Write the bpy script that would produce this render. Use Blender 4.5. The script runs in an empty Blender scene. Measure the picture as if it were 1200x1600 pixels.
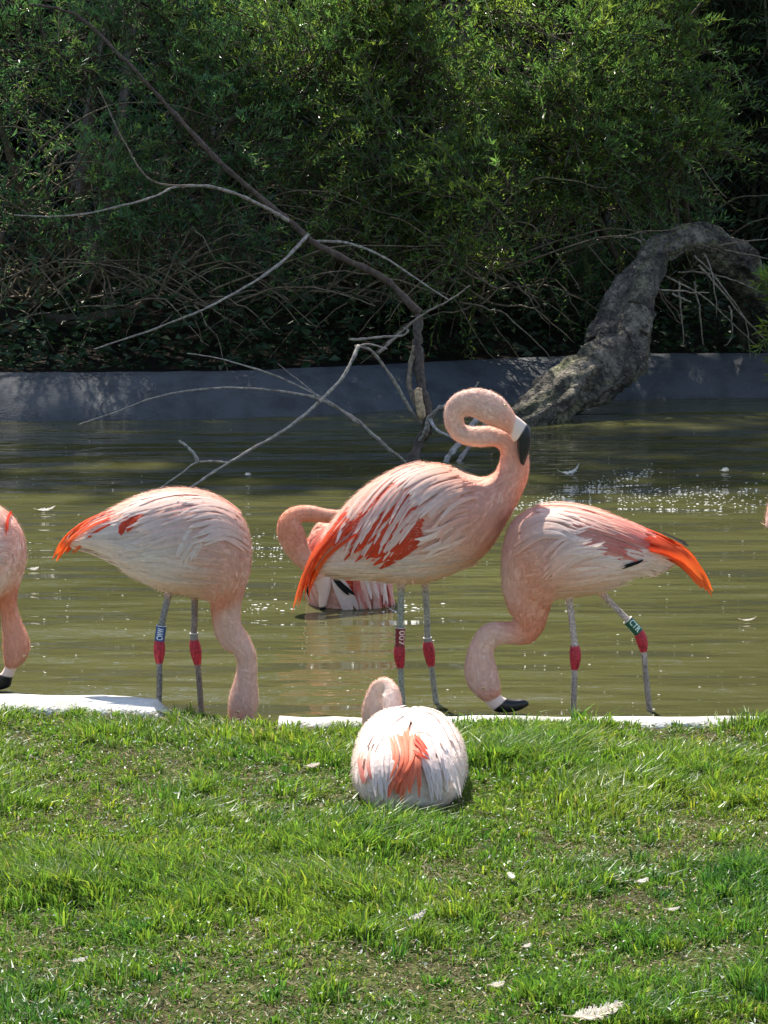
import bpy, bmesh, math, random
import numpy as np
from mathutils import Vector

rng = np.random.default_rng(7)
random.seed(7)
SC = bpy.context.scene
COL = SC.collection

# ------------------------------------------------------------------ camera
F_PX = 5200.0                       # focal length in pixels of the 1200 x 1600 frame
CAM_Z = 1.6                         # metres above the water
PITCH = math.radians(8.05)
cam_d = bpy.data.cameras.new('camera')
cam_d.sensor_fit = 'VERTICAL'
cam_d.sensor_height = 24.0
cam_d.lens = 24.0 * F_PX / 1600.0
cam_d.clip_end = 2000
cam = bpy.data.objects.new('camera', cam_d)
cam.location = (0, 0, CAM_Z)
cam.rotation_euler = (math.radians(90) - PITCH, 0, 0)
COL.objects.link(cam)
SC.camera = cam

# ------------------------------------------------------------------ sky, sun, exposure
SUN_EL = math.radians(58)
SUN_AZ = math.radians(23)           # to the left of straight behind the birds
world = bpy.data.worlds.new('World')
SC.world = world
world.use_nodes = True
wn = world.node_tree.nodes
sky = wn.new('ShaderNodeTexSky')
sky.sky_type = 'NISHITA'
sky.sun_disc = False
sky.sun_elevation = SUN_EL
sky.sun_rotation = SUN_AZ
sky.air_density = 1.0
sky.dust_density = 1.5
bg = wn['Background']
bg.inputs['Strength'].default_value = 0.12
world.node_tree.links.new(sky.outputs[0], bg.inputs['Color'])

sun_d = bpy.data.lights.new('sun', 'SUN')
sun_d.energy = 5.0
sun_d.angle = math.radians(0.55)
sun_d.color = (1.0, 0.95, 0.86)
sun = bpy.data.objects.new('sun', sun_d)
sd = Vector((-math.sin(SUN_AZ) * math.cos(SUN_EL), math.cos(SUN_AZ) * math.cos(SUN_EL), math.sin(SUN_EL)))
sun.rotation_euler = sd.to_track_quat('Z', 'Y').to_euler()
sun.location = sd * 30
COL.objects.link(sun)

SC.view_settings.view_transform = 'Standard'
SC.view_settings.look = 'None'
SC.view_settings.exposure = 1.08
SC.view_settings.gamma = 1.0
SC.render.engine = 'CYCLES'
SC.cycles.max_bounces = 8
SC.cycles.use_denoising = True

# ------------------------------------------------------------------ helpers
CP, SP = math.cos(PITCH), math.sin(PITCH)

def W(px, py, Y):
    """world point at distance Y seen at photo pixel (px, py)"""
    px = np.asarray(px, float); py = np.asarray(py, float); Y = np.asarray(Y, float)
    dx = (px - 600) / F_PX
    dy = (800 - py) / F_PX
    fy = CP + dy * SP
    fz = -SP + dy * CP
    t = Y / fy
    return np.stack(np.broadcast_arrays(dx * t, Y, CAM_Z + fz * t), -1)

def proj(P):
    P = np.asarray(P, float)
    x, y, z = P[..., 0], P[..., 1], P[..., 2] - CAM_Z
    d = y * CP - z * SP
    u = y * SP + z * CP
    return np.stack([600 + F_PX * x / d, 800 - F_PX * u / d], -1)

def ground_pt(px, py, z):
    d = W(px, py, 1.0)
    t = (z - CAM_Z) / (d[..., 2] - CAM_Z)
    return np.stack(np.broadcast_arrays(d[..., 0] * t, t, z), -1)

def norm(v):
    return v / np.maximum(np.linalg.norm(v, axis=-1, keepdims=True), 1e-9)

def mesh_np(name, V, faces, col=None, mats=(), fmat=None, smooth=True):
    """faces: list of (n,k) int arrays; fmat: list of material indices per face array"""
    V = np.asarray(V, np.float32)
    faces = [np.asarray(f, np.int32) for f in faces if len(f)]
    me = bpy.data.meshes.new(name)
    me.vertices.add(len(V))
    me.vertices.foreach_set('co', V.ravel())
    nl = sum(f.size for f in faces)
    nf = sum(len(f) for f in faces)
    me.loops.add(nl)
    me.polygons.add(nf)
    me.loops.foreach_set('vertex_index', np.concatenate([f.ravel() for f in faces]))
    tot = np.concatenate([np.full(len(f), f.shape[1], np.int32) for f in faces])
    st = np.concatenate([[0], np.cumsum(tot)[:-1]]).astype(np.int32)
    me.polygons.foreach_set('loop_start', st)
    me.polygons.foreach_set('loop_total', tot)
    me.polygons.foreach_set('use_smooth', np.full(nf, smooth))
    for m in mats:
        me.materials.append(m)
    if fmat is not None:
        me.polygons.foreach_set('material_index', np.concatenate(
            [np.full(len(f), k, np.int32) for f, k in zip(faces, fmat)]))
    if col is not None:
        a = me.color_attributes.new('Col', 'FLOAT_COLOR', 'POINT')
        c = np.ones((len(V), 4), np.float32)
        c[:, :3] = col
        a.data.foreach_set('color', c.ravel())
    me.update(calc_edges=True)
    me.validate()
    return me

def add(name, me, parent=None, org=None, **props):
    o = bpy.data.objects.new(name, me)
    COL.objects.link(o)
    if parent is not None:
        o.parent = parent
    if org is not None:
        o.location = org
    for k, v in props.items():
        o[k] = v
    return o

def thing(name, label, cat, loc=(0, 0, 0), group=None):
    o = bpy.data.objects.new(name, None)
    o.empty_display_size = 0.1
    COL.objects.link(o)
    o.location = loc
    o['label'] = label
    o['category'] = cat
    if group:
        o['group'] = group
    return o

class Geo:
    """collects vertex / face / colour arrays"""
    def __init__(s):
        s.V = []; s.F = {}; s.C = []; s.n = 0
    def add(s, V, faces, col, slot=0):
        V = np.asarray(V, float).reshape(-1, 3)
        col = np.broadcast_to(np.asarray(col, float), (len(V), 3)) if np.ndim(col) == 1 else np.asarray(col, float).reshape(-1, 3)
        for f in faces:
            f = np.asarray(f)
            if len(f):
                s.F.setdefault((slot, f.shape[1]), []).append(f + s.n)
        s.V.append(V); s.C.append(col); s.n += len(V)
    def build(s, name, mats, org=(0, 0, 0), smooth=True):
        V = np.concatenate(s.V) - np.asarray(org)
        keys = sorted(s.F)
        return mesh_np(name, V, [np.concatenate(s.F[k]) for k in keys], np.concatenate(s.C), mats, [k[0] for k in keys], smooth)

def grid_faces(n, m, wrap=True):
    i = np.arange(n - 1)[:, None]
    j = np.arange(m if wrap else m - 1)[None, :]
    j2 = (j + 1) % m
    return np.stack([i * m + j, i * m + j2, (i + 1) * m + j2, (i + 1) * m + j], -1).reshape(-1, 4)

def catmull(P, sub):
    P = np.asarray(P, float)
    n = len(P)
    out = []
    for i in range(n - 1):
        p0 = P[max(i - 1, 0)]; p1 = P[i]; p2 = P[i + 1]; p3 = P[min(i + 2, n - 1)]
        for k in range(sub):
            t = k / sub
            out.append(0.5 * ((2 * p1) + (-p0 + p2) * t + (2 * p0 - 5 * p1 + 4 * p2 - p3) * t * t + (-p0 + 3 * p1 - 3 * p2 + p3) * t ** 3))
    out.append(P[-1])
    return np.array(out)

def frames(P):
    T = norm(np.gradient(P, axis=0))
    ref = np.array([0, 0, 1.0]) if abs(T[0][2]) < 0.9 else np.array([1.0, 0, 0])
    n = norm(np.cross(T[0], ref))
    N = []
    for t in T:
        n = n - t * np.dot(n, t)
        n = n / max(np.linalg.norm(n), 1e-9)
        N.append(n)
    N = np.array(N)
    return T, N, np.cross(T, N)

def tube(P, R, sides=8, rough=0.0, seed=0):
    """tapered tube with closed ends -> V, faces"""
    P = np.asarray(P, float); R = np.broadcast_to(np.asarray(R, float), (len(P),))
    T, N, B = frames(P)
    a = np.arange(sides) * 2 * math.pi / sides
    rad = R[:, None] * np.ones(sides)[None]
    if rough:
        r = np.random.default_rng(seed)
        rad = rad * (1 + rough * r.normal(size=rad.shape))
    V = P[:, None] + rad[..., None] * (np.cos(a)[None, :, None] * N[:, None] + np.sin(a)[None, :, None] * B[:, None])
    n = len(P)
    F = grid_faces(n, sides)
    V = np.concatenate([V.reshape(-1, 3), P[:1], P[-1:]])
    j = np.arange(sides)
    c0 = np.stack([np.full(sides, n * sides), (j + 1) % sides, j], -1)
    c1 = np.stack([np.full(sides, n * sides + 1), (n - 1) * sides + j, (n - 1) * sides + (j + 1) % sides], -1)
    return V, [F, np.concatenate([c0, c1])]

# cheap smooth value noise
_tab = np.random.default_rng(3).random((256, 256))
def vnoise(x, y):
    x = np.asarray(x, float); y = np.asarray(y, float)
    xi = np.floor(x).astype(int); yi = np.floor(y).astype(int)
    fx = x - xi; fy = y - yi
    fx = fx * fx * (3 - 2 * fx); fy = fy * fy * (3 - 2 * fy)
    g = lambda a, b: _tab[a & 255, b & 255]
    return (g(xi, yi) * (1 - fx) + g(xi + 1, yi) * fx) * (1 - fy) + (g(xi, yi + 1) * (1 - fx) + g(xi + 1, yi + 1) * fx) * fy
def fbm(x, y, o=4):
    s = 0; a = 0.5
    for k in range(o):
        s = s + a * vnoise(x * 2 ** k + 17 * k, y * 2 ** k + 31 * k); a *= 0.5
    return s / (1 - 0.5 ** o)

# ------------------------------------------------------------------ materials
def new_mat(name):
    m = bpy.data.materials.new(name)
    m.use_nodes = True
    nt = m.node_tree
    b = nt.nodes['Principled BSDF']
    return m, nt, b

def nd(nt, typ, **kw):
    n = nt.nodes.new(typ)
    for k, v in kw.items():
        setattr(n, k, v)
    return n

def attr_mat(name, rough=0.6, spec=0.2, transl=0.0, noise=None, sat=1.0, bump=None, sheen=0.0, tmul=None):
    """colour from the vertex attribute, optional noise mottling, optional translucency"""
    m, nt, b = new_mat(name)
    at = nd(nt, 'ShaderNodeAttribute', attribute_name='Col')
    c = at.outputs['Color']
    if noise:
        sc_, lo, hi = noise
        tc = nd(nt, 'ShaderNodeTexCoord')
        nz = nd(nt, 'ShaderNodeTexNoise')
        nz.inputs['Scale'].default_value = sc_; nz.inputs['Detail'].default_value = 5
        nt.links.new(tc.outputs['Object'], nz.inputs['Vector'])
        mr = nd(nt, 'ShaderNodeMapRange')
        mr.inputs['From Min'].default_value = 0.3; mr.inputs['From Max'].default_value = 0.7
        mr.inputs['To Min'].default_value = lo; mr.inputs['To Max'].default_value = hi
        nt.links.new(nz.outputs['Fac'], mr.inputs['Value'])
        mx = nd(nt, 'ShaderNodeVectorMath', operation='SCALE')
        nt.links.new(c, mx.inputs[0]); nt.links.new(mr.outputs[0], mx.inputs['Scale'])
        c = mx.outputs[0]
    nt.links.new(c, b.inputs['Base Color'])
    b.inputs['Roughness'].default_value = rough
    b.inputs['Specular IOR Level'].default_value = spec
    if sheen:
        b.inputs['Sheen Weight'].default_value = sheen
    if bump:
        tc = nd(nt, 'ShaderNodeTexCoord')
        nz = nd(nt, 'ShaderNodeTexNoise')
        nz.inputs['Scale'].default_value = bump[0]; nz.inputs['Detail'].default_value = 6
        nt.links.new(tc.outputs['Object'], nz.inputs['Vector'])
        bp = nd(nt, 'ShaderNodeBump')
        bp.inputs['Strength'].default_value = bump[1]; bp.inputs['Distance'].default_value = bump[2]
        nt.links.new(nz.outputs['Fac'], bp.inputs['Height'])
        nt.links.new(bp.outputs[0], b.inputs['Normal'])
    if transl:
        tr = nd(nt, 'ShaderNodeBsdfTranslucent')
        ct_ = c
        if tmul:
            vm = nd(nt, 'ShaderNodeVectorMath', operation='MULTIPLY'); vm.inputs[1].default_value = tmul
            nt.links.new(c, vm.inputs[0]); ct_ = vm.outputs[0]
        nt.links.new(ct_, tr.inputs['Color'])
        mix = nd(nt, 'ShaderNodeMixShader')
        mix.inputs[0].default_value = transl
        out = nt.nodes['Material Output']
        nt.links.new(b.outputs[0], mix.inputs[1]); nt.links.new(tr.outputs[0], mix.inputs[2])
        nt.links.new(mix.outputs[0], out.inputs['Surface'])
    return m

M_BODY = attr_mat('down_plumage', 0.75, 0.1, 0.12, noise=(60, 0.92, 1.06), bump=(220, 0.35, 0.002), sheen=0.25)
M_FEATHER = attr_mat('feather', 0.55, 0.2, 0.38, noise=(90, 0.93, 1.05))
M_LEG = attr_mat('leg_skin', 0.5, 0.3, 0, noise=(190, 0.35, 1.35), bump=(400, 0.3, 0.001))
M_BILL = attr_mat('bill_horn', 0.35, 0.4, 0)
M_BAND = attr_mat('leg_band_plastic', 0.35, 0.45, 0)
M_EYE = attr_mat('eye', 0.15, 0.5, 0)
M_LEAF = attr_mat('willow_leaf', 0.27, 0.65, 0.5, tmul=(2.2, 2.5, 1.7))
M_LEAF2 = attr_mat('bamboo_leaf', 0.45, 0.35, 0.3)
M_GRASS = attr_mat('grass_blade', 0.40, 0.5, 0.5, tmul=(1.4, 1.5, .9))
M_LITTER = attr_mat('dry_litter', 0.8, 0.15, 0.15)
M_TWIG = attr_mat('twig_bark', 0.65, 0.3, 0, noise=(70, 0.4, 1.35), bump=(150, .5, .004))
M_WIRE = attr_mat('fence_wire', 0.5, 0.4, 0)

def bark_mat():
    m, nt, b = new_mat('willow_bark')
    tc = nd(nt, 'ShaderNodeTexCoord')
    at = nd(nt, 'ShaderNodeAttribute', attribute_name='Col')
    n1 = nd(nt, 'ShaderNodeTexNoise'); n1.inputs['Scale'].default_value = 7; n1.inputs['Detail'].default_value = 9; n1.inputs['Roughness'].default_value = .68
    n2 = nd(nt, 'ShaderNodeTexNoise'); n2.inputs['Scale'].default_value = 34; n2.inputs['Detail'].default_value = 7; n2.inputs['Distortion'].default_value = 1.2
    for n in (n1, n2):
        nt.links.new(tc.outputs['Object'], n.inputs['Vector'])
    c1 = nd(nt, 'ShaderNodeValToRGB')
    c1.color_ramp.elements[0].position = .42; c1.color_ramp.elements[0].color = (.34, .31, .27, 1)
    c1.color_ramp.elements[1].position = .62; c1.color_ramp.elements[1].color = (1.9, 1.85, 1.75, 1)
    c2 = nd(nt, 'ShaderNodeValToRGB')
    c2.color_ramp.elements[0].position = .36; c2.color_ramp.elements[0].color = (.28, .26, .23, 1)
    c2.color_ramp.elements[1].position = .56; c2.color_ramp.elements[1].color = (1.15, 1.1, 1.05, 1)
    nt.links.new(n1.outputs['Fac'], c1.inputs[0]); nt.links.new(n2.outputs['Fac'], c2.inputs[0])
    m1 = nd(nt, 'ShaderNodeMixRGB', blend_type='MULTIPLY'); m1.inputs[0].default_value = 1
    m2 = nd(nt, 'ShaderNodeMixRGB', blend_type='MULTIPLY'); m2.inputs[0].default_value = 1
    nt.links.new(at.outputs['Color'], m1.inputs[1]); nt.links.new(c1.outputs[0], m1.inputs[2])
    nt.links.new(m1.outputs[0], m2.inputs[1]); nt.links.new(c2.outputs[0], m2.inputs[2])
    nt.links.new(m2.outputs[0], b.inputs['Base Color'])
    b.inputs['Roughness'].default_value = 0.85
    bp = nd(nt, 'ShaderNodeBump'); bp.inputs['Strength'].default_value = 1.0; bp.inputs['Distance'].default_value = 0.03
    nt.links.new(n2.outputs['Fac'], bp.inputs['Height']); nt.links.new(bp.outputs[0], b.inputs['Normal'])
    return m
M_BARK = bark_mat()

def soil_mat():
    m, nt, b = new_mat('lawn_soil')
    tc = nd(nt, 'ShaderNodeTexCoord')
    n1 = nd(nt, 'ShaderNodeTexNoise'); n1.inputs['Scale'].default_value = 5; n1.inputs['Detail'].default_value = 8
    n2 = nd(nt, 'ShaderNodeTexNoise'); n2.inputs['Scale'].default_value = 140; n2.inputs['Detail'].default_value = 6
    for n in (n1, n2):
        nt.links.new(tc.outputs['Object'], n.inputs['Vector'])
    c1 = nd(nt, 'ShaderNodeValToRGB')
    e = c1.color_ramp.elements
    e[0].position = 0.35; e[0].color = (0.060, 0.044, 0.028, 1)
    e[1].position = 0.6; e[1].color = (0.070, 0.078, 0.027, 1)
    nt.links.new(n1.outputs['Fac'], c1.inputs[0])
    c2 = nd(nt, 'ShaderNodeValToRGB')
    c2.color_ramp.elements[0].position = 0.3; c2.color_ramp.elements[0].color = (0.45, 0.42, 0.38, 1)
    c2.color_ramp.elements[1].position = 0.7; c2.color_ramp.elements[1].color = (1.6, 1.5, 1.35, 1)
    nt.links.new(n2.outputs['Fac'], c2.inputs[0])
    mu = nd(nt, 'ShaderNodeMixRGB', blend_type='MULTIPLY'); mu.inputs[0].default_value = 1
    nt.links.new(c1.outputs[0], mu.inputs[1]); nt.links.new(c2.outputs[0], mu.inputs[2])
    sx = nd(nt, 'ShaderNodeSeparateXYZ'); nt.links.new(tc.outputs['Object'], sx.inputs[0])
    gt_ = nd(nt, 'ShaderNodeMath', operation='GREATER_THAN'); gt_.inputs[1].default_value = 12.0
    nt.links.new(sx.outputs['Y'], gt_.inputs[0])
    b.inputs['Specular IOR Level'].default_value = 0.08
    hm = nd(nt, 'ShaderNodeMixRGB'); hm.inputs[2].default_value = (.022, .017, .012, 1)  # far-bank soil coloured dark humus, standing in for shade on sunlit patches
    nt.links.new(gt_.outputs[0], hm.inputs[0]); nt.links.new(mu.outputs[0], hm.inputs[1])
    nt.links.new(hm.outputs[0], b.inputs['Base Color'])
    b.inputs['Roughness'].default_value = 0.9
    bp = nd(nt, 'ShaderNodeBump'); bp.inputs['Strength'].default_value = 0.8; bp.inputs['Distance'].default_value = 0.012
    nt.links.new(n2.outputs['Fac'], bp.inputs['Height']); nt.links.new(bp.outputs[0], b.inputs['Normal'])
    return m

def concrete_mat(name, base, dark):
    m, nt, b = new_mat(name)
    tc = nd(nt, 'ShaderNodeTexCoord')
    n1 = nd(nt, 'ShaderNodeTexNoise'); n1.inputs['Scale'].default_value = 7; n1.inputs['Detail'].default_value = 9
    n1.inputs['Roughness'].default_value = 0.65
    n2 = nd(nt, 'ShaderNodeTexNoise'); n2.inputs['Scale'].default_value = 90; n2.inputs['Detail'].default_value = 4
    for n in (n1, n2):
        nt.links.new(tc.outputs['Object'], n.inputs['Vector'])
    c1 = nd(nt, 'ShaderNodeValToRGB')
    e = c1.color_ramp.elements
    e[0].position = 0.36; e[0].color = (*dark, 1)
    e[1].position = 0.56; e[1].color = (*base, 1)
    nt.links.new(n1.outputs['Fac'], c1.inputs[0])
    nt.links.new(c1.outputs[0], b.inputs['Base Color'])
    b.inputs['Roughness'].default_value = 0.8
    ad = nd(nt, 'ShaderNodeMath', operation='ADD')
    nt.links.new(n1.outputs['Fac'], ad.inputs[0]); nt.links.new(n2.outputs['Fac'], ad.inputs[1])
    bp = nd(nt, 'ShaderNodeBump'); bp.inputs['Strength'].default_value = 0.6; bp.inputs['Distance'].default_value = 0.01
    nt.links.new(ad.outputs[0], bp.inputs['Height']); nt.links.new(bp.outputs[0], b.inputs['Normal'])
    return m

def water_mat():
    m, nt, b = new_mat('pond_water')
    tc = nd(nt, 'ShaderNodeTexCoord')
    def wave(sx, sy, det, rot):
        mp = nd(nt, 'ShaderNodeMapping')
        mp.inputs['Scale'].default_value = (sx, sy, 1)
        mp.inputs['Rotation'].default_value = (0, 0, rot)
        nz = nd(nt, 'ShaderNodeTexNoise'); nz.inputs['Scale'].default_value = 1; nz.inputs['Detail'].default_value = det
        nz.inputs['Distortion'].default_value = 0.4
        nt.links.new(tc.outputs['Object'], mp.inputs['Vector']); nt.links.new(mp.outputs[0], nz.inputs['Vector'])
        return nz.outputs['Fac']
    w1 = wave(1.0, 3.2, 1, 0.06)
    w2 = wave(3.2, 9, 1, -0.08)
    w3 = wave(9, 26, 1, 0.12)
    def mul(a, k):
        n = nd(nt, 'ShaderNodeMath', operation='MULTIPLY'); nt.links.new(a, n.inputs[0]); n.inputs[1].default_value = k
        return n.outputs[0]
    def plus(a, c):
        n = nd(nt, 'ShaderNodeMath', operation='ADD'); nt.links.new(a, n.inputs[0]); nt.links.new(c, n.inputs[1])
        return n.outputs[0]
    h = plus(plus(mul(w1, 0.75), mul(w2, 0.22)), mul(w3, 0.045))
    bp = nd(nt, 'ShaderNodeBump'); bp.inputs['Strength'].default_value = 1.0; bp.inputs['Distance'].default_value = 0.05
    nt.links.new(h, bp.inputs['Height']); nt.links.new(bp.outputs[0], b.inputs['Normal'])
    n4 = nd(nt, 'ShaderNodeTexNoise'); n4.inputs['Scale'].default_value = 0.8; n4.inputs['Detail'].default_value = 4
    nt.links.new(tc.outputs['Object'], n4.inputs['Vector'])
    cr = nd(nt, 'ShaderNodeValToRGB')
    cr.color_ramp.elements[0].position = 0.3; cr.color_ramp.elements[0].color = (0.058, 0.058, 0.021, 1)
    cr.color_ramp.elements[1].position = 0.7; cr.color_ramp.elements[1].color = (0.082, 0.080, 0.031, 1)
    nt.links.new(n4.outputs['Fac'], cr.inputs[0])
    nt.links.new(cr.outputs[0], b.inputs['Base Color'])
    b.inputs['Roughness'].default_value = 0.03
    b.inputs['IOR'].default_value = 1.33
    return m

# ------------------------------------------------------------------ setting: ground, pond, edges
LAWN = 0.075
def near_edge(x):                       # pond side of the kerb (distance from the camera)
    x = np.asarray(x, float)
    k = 1 / (1 + np.exp((x + 0.40) / 0.10))
    return 7.40 + 0.27 * k + 0.012 * np.sin(x * 7) + 0.03 * x
def far_edge(x):
    x = np.asarray(x, float)
    return 14.55 + 0.52 * np.tanh((x - 0.2) / 1.1) + 0.04 * np.sin(x * 2.1)

def ground_z(x, y):
    ne = near_edge(x); fe = far_edge(x)
    side = np.clip((np.abs(x) - 11) / 1.0, 0, 1)
    lawn = LAWN + 0.02 * (fbm(x * 2.3, y * 2.3, 3) - 0.5)
    bank = 0.15 + 0.02 * (fbm(x * 3, y * 3, 3) - 0.5) + np.clip(y - fe - 0.8, 0, 5) * 0.13 + np.clip(y - 20.5, 0, 3) * 0.75
    a = np.clip((y - (ne - 0.07)) / 0.06, 0, 1)
    b_ = np.clip((y - (fe + 0.02)) / 0.30, 0, 1)
    z = lawn * (1 - a) + (-0.45) * a
    z = z * (1 - b_) + bank * b_
    return z * (1 - side) + (0.12 + 0.6 * np.clip((np.abs(x) - 12) / 10, 0, 1) * (y > 10)) * side

xs = np.unique(np.concatenate([[-400, -150, -60, -30, -20], np.linspace(-13, -3, 21), np.linspace(-3, 3, 121), np.linspace(3, 13, 21), [20, 30, 60, 150, 400]]))
ys = np.unique(np.concatenate([[-400, -100, -30, -10, 0, 3], np.linspace(4, 7, 31), np.linspace(7, 8, 41), np.linspace(8, 14, 13), np.linspace(14, 16.2, 45), np.linspace(16.5, 24, 16), [30, 45, 80, 150, 400]]))
XX, YY = np.meshgrid(xs, ys)
ZZ = ground_z(XX, YY)
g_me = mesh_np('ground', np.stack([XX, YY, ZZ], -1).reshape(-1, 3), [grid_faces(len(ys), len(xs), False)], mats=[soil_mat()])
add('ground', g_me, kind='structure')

wx = np.array([-12, 12.0]); wy = np.array([7.2, 16.4])
WX, WY = np.meshgrid(wx, wy)
w_me = mesh_np('water', np.stack([WX, WY, WX * 0], -1).reshape(-1, 3), [grid_faces(2, 2, False)], mats=[water_mat()])
add('water', w_me, kind='structure')

def strip(name, xs_, prof, edge, mat, wob=0.0, zf=None):
    """a kerb: cross-section prof [(offset in y, z)] swept along x on the edge curve"""
    V = []
    for i, x in enumerate(xs_):
        y0 = float(edge(x))
        for j, (dy, z) in enumerate(prof):
            k = zf(x) if zf else 1.0
            V.append((x, y0 + dy + wob * (fbm(x * 6 + j * 3.1, j * 1.7, 3) - 0.5), z * k + wob * 0.5 * (fbm(x * 9, j * 2.3, 3) - 0.5)))
    return mesh_np(name, V, [grid_faces(len(xs_), len(prof), True)], mats=[mat])

M_KERB = concrete_mat('kerb_concrete', (0.66, 0.64, 0.58), (0.36, 0.35, 0.29))
M_KERBWETSHADE = concrete_mat('wet_shaded_concrete', (0.20, 0.215, 0.23), (0.12, 0.13, 0.13))  # darker grey holds both wet concrete and the left bird's cast shadow
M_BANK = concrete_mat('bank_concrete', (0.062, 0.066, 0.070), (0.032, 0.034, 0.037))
kp = [(-0.17, -0.05), (-0.17, 0.070), (-0.155, 0.088), (-0.08, 0.092), (-0.02, 0.086), (0.005, 0.076), (0.014, 0.04), (0.02, -0.10)]
x_l = float(ground_pt(277, 1140, 0.09)[0])
x_r = float(ground_pt(432, 1146, 0.09)[0])
kerb_l = add('kerb', strip('kerb', np.linspace(-11, x_l, 160), [(a, z + (0.006 if z > 0 else 0)) for a, z in kp], near_edge, M_KERB, 0.02, lambda x: 1 - .75 * min(1, max(0, (x - x_l + .05) / .05)) ** 2), kind='structure')
add('kerb', strip('kerb', np.linspace(x_l + .004, x_r - .004, 24), [(a, z - 0.055 if z > 0 else z) for a, z in kp], near_edge, M_KERBWETSHADE, 0.02), kind='structure')
add('kerb', strip('kerb', np.linspace(x_r, 11, 180), [(a_ * .62 if a_ < 0 else a_, z) for a_, z in kp], near_edge, M_KERB, 0.02), kind='structure')
bp_ = [(-0.06, -0.25), (-0.02, -0.02), (0.06, 0.05), (0.24, 0.150), (0.33, 0.175), (0.42, 0.165), (0.46, 0.0)]
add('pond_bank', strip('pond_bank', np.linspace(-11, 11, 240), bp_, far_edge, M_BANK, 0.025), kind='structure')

# ------------------------------------------------------------------ flamingos
PAL = dict(P=(.83, .52, .41), W=(.88, .74, .66), S=(.80, .37, .23), O=(.84, .62, .45), N=(.83, .58, .47),
           C=(.74, .075, .028), R=(.84, .17, .03), K=(.012, .012, .014), H=(.83, .46, .33), Q=(.74, .20, .16), B=(.80, .74, .66), D=(.66, .085, .04))
CAMP = np.array([0, 0, CAM_Z])

class Surf:
    """lofted skin: stations (upper, lower, lateral vector) -> dense ring grid"""
    def __init__(s, U, L, LAT, cols, sub=6, m=40, shape=None):
        U = catmull(U, sub); L = catmull(L, sub); LAT = catmull(LAT, sub)
        c3 = np.array([[PAL[k] for k in c] for c in cols])          # station x 3 (top, side, bottom)
        ci = np.stack([np.stack([np.interp(np.arange(len(U)) / sub, np.arange(len(cols)), c3[:, k, q]) for q in range(3)], -1) for k in range(3)], 1)
        th = np.arange(m) * 2 * math.pi / m
        c = (U + L) / 2; v = (U - L) / 2
        ct, st = np.cos(th), np.sin(th)
        P = c[:, None] + v[:, None] * ct[None, :, None] + LAT[:, None] * st[None, :, None]
        if shape is not None:
            P = c[:, None] + (P - c[:, None]) * shape(th)[None, :, None]
        s.n, s.m, s.sub = len(U), m, sub
        s.P = P; s.c = c
        wt = np.clip(ct, 0, 1) ** 1.2; wb = np.clip(-ct, 0, 1) ** 1.2; wm = 1 - wt - wb
        s.C = ci[:, 0][:, None] * wt[None, :, None] + ci[:, 1][:, None] * wm[None, :, None] + ci[:, 2][:, None] * wb[None, :, None]
        ds = np.gradient(P, axis=0)
        dt = np.roll(P, -1, 1) - np.roll(P, 1, 1)
        N = norm(np.cross(ds, dt))
        s.flip = np.sum(N * (P - c[:, None])) < 0
        s.N = -N if s.flip else N
        s.T = norm(ds)
        s.rad = np.linalg.norm(P - c[:, None], axis=-1)
        s.S = np.arange(s.n)[:, None] / sub * np.ones((1, m))
    def geo(s, g, slot=0):
        f = grid_faces(s.n, s.m)
        V = np.concatenate([s.P.reshape(-1, 3), s.c[:1], s.c[-1:]])
        C = np.concatenate([s.C.reshape(-1, 3), s.C[0].mean(0)[None], s.C[-1].mean(0)[None]])
        j = np.arange(s.m); a = s.n * s.m
        t0 = np.stack([np.full(s.m, a), (j + 1) % s.m, j], -1)
        t1 = np.stack([np.full(s.m, a + 1), (s.n - 1) * s.m + j, (s.n - 1) * s.m + (j + 1) % s.m], -1)
        t = np.concatenate([t0, t1])
        if not s.flip:
            f = f[:, ::-1]; t = t[:, ::-1]
        g.add(V, [f, t], C, slot)

def jit(c, r, n, a=0.08):
    c = np.broadcast_to(c, (n, 3))
    return np.clip(c * (1 + a * r.normal(size=(n, 1))) * (1 + a * 0.4 * r.normal(size=(n, 3))), 0.004, 0.92)

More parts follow.
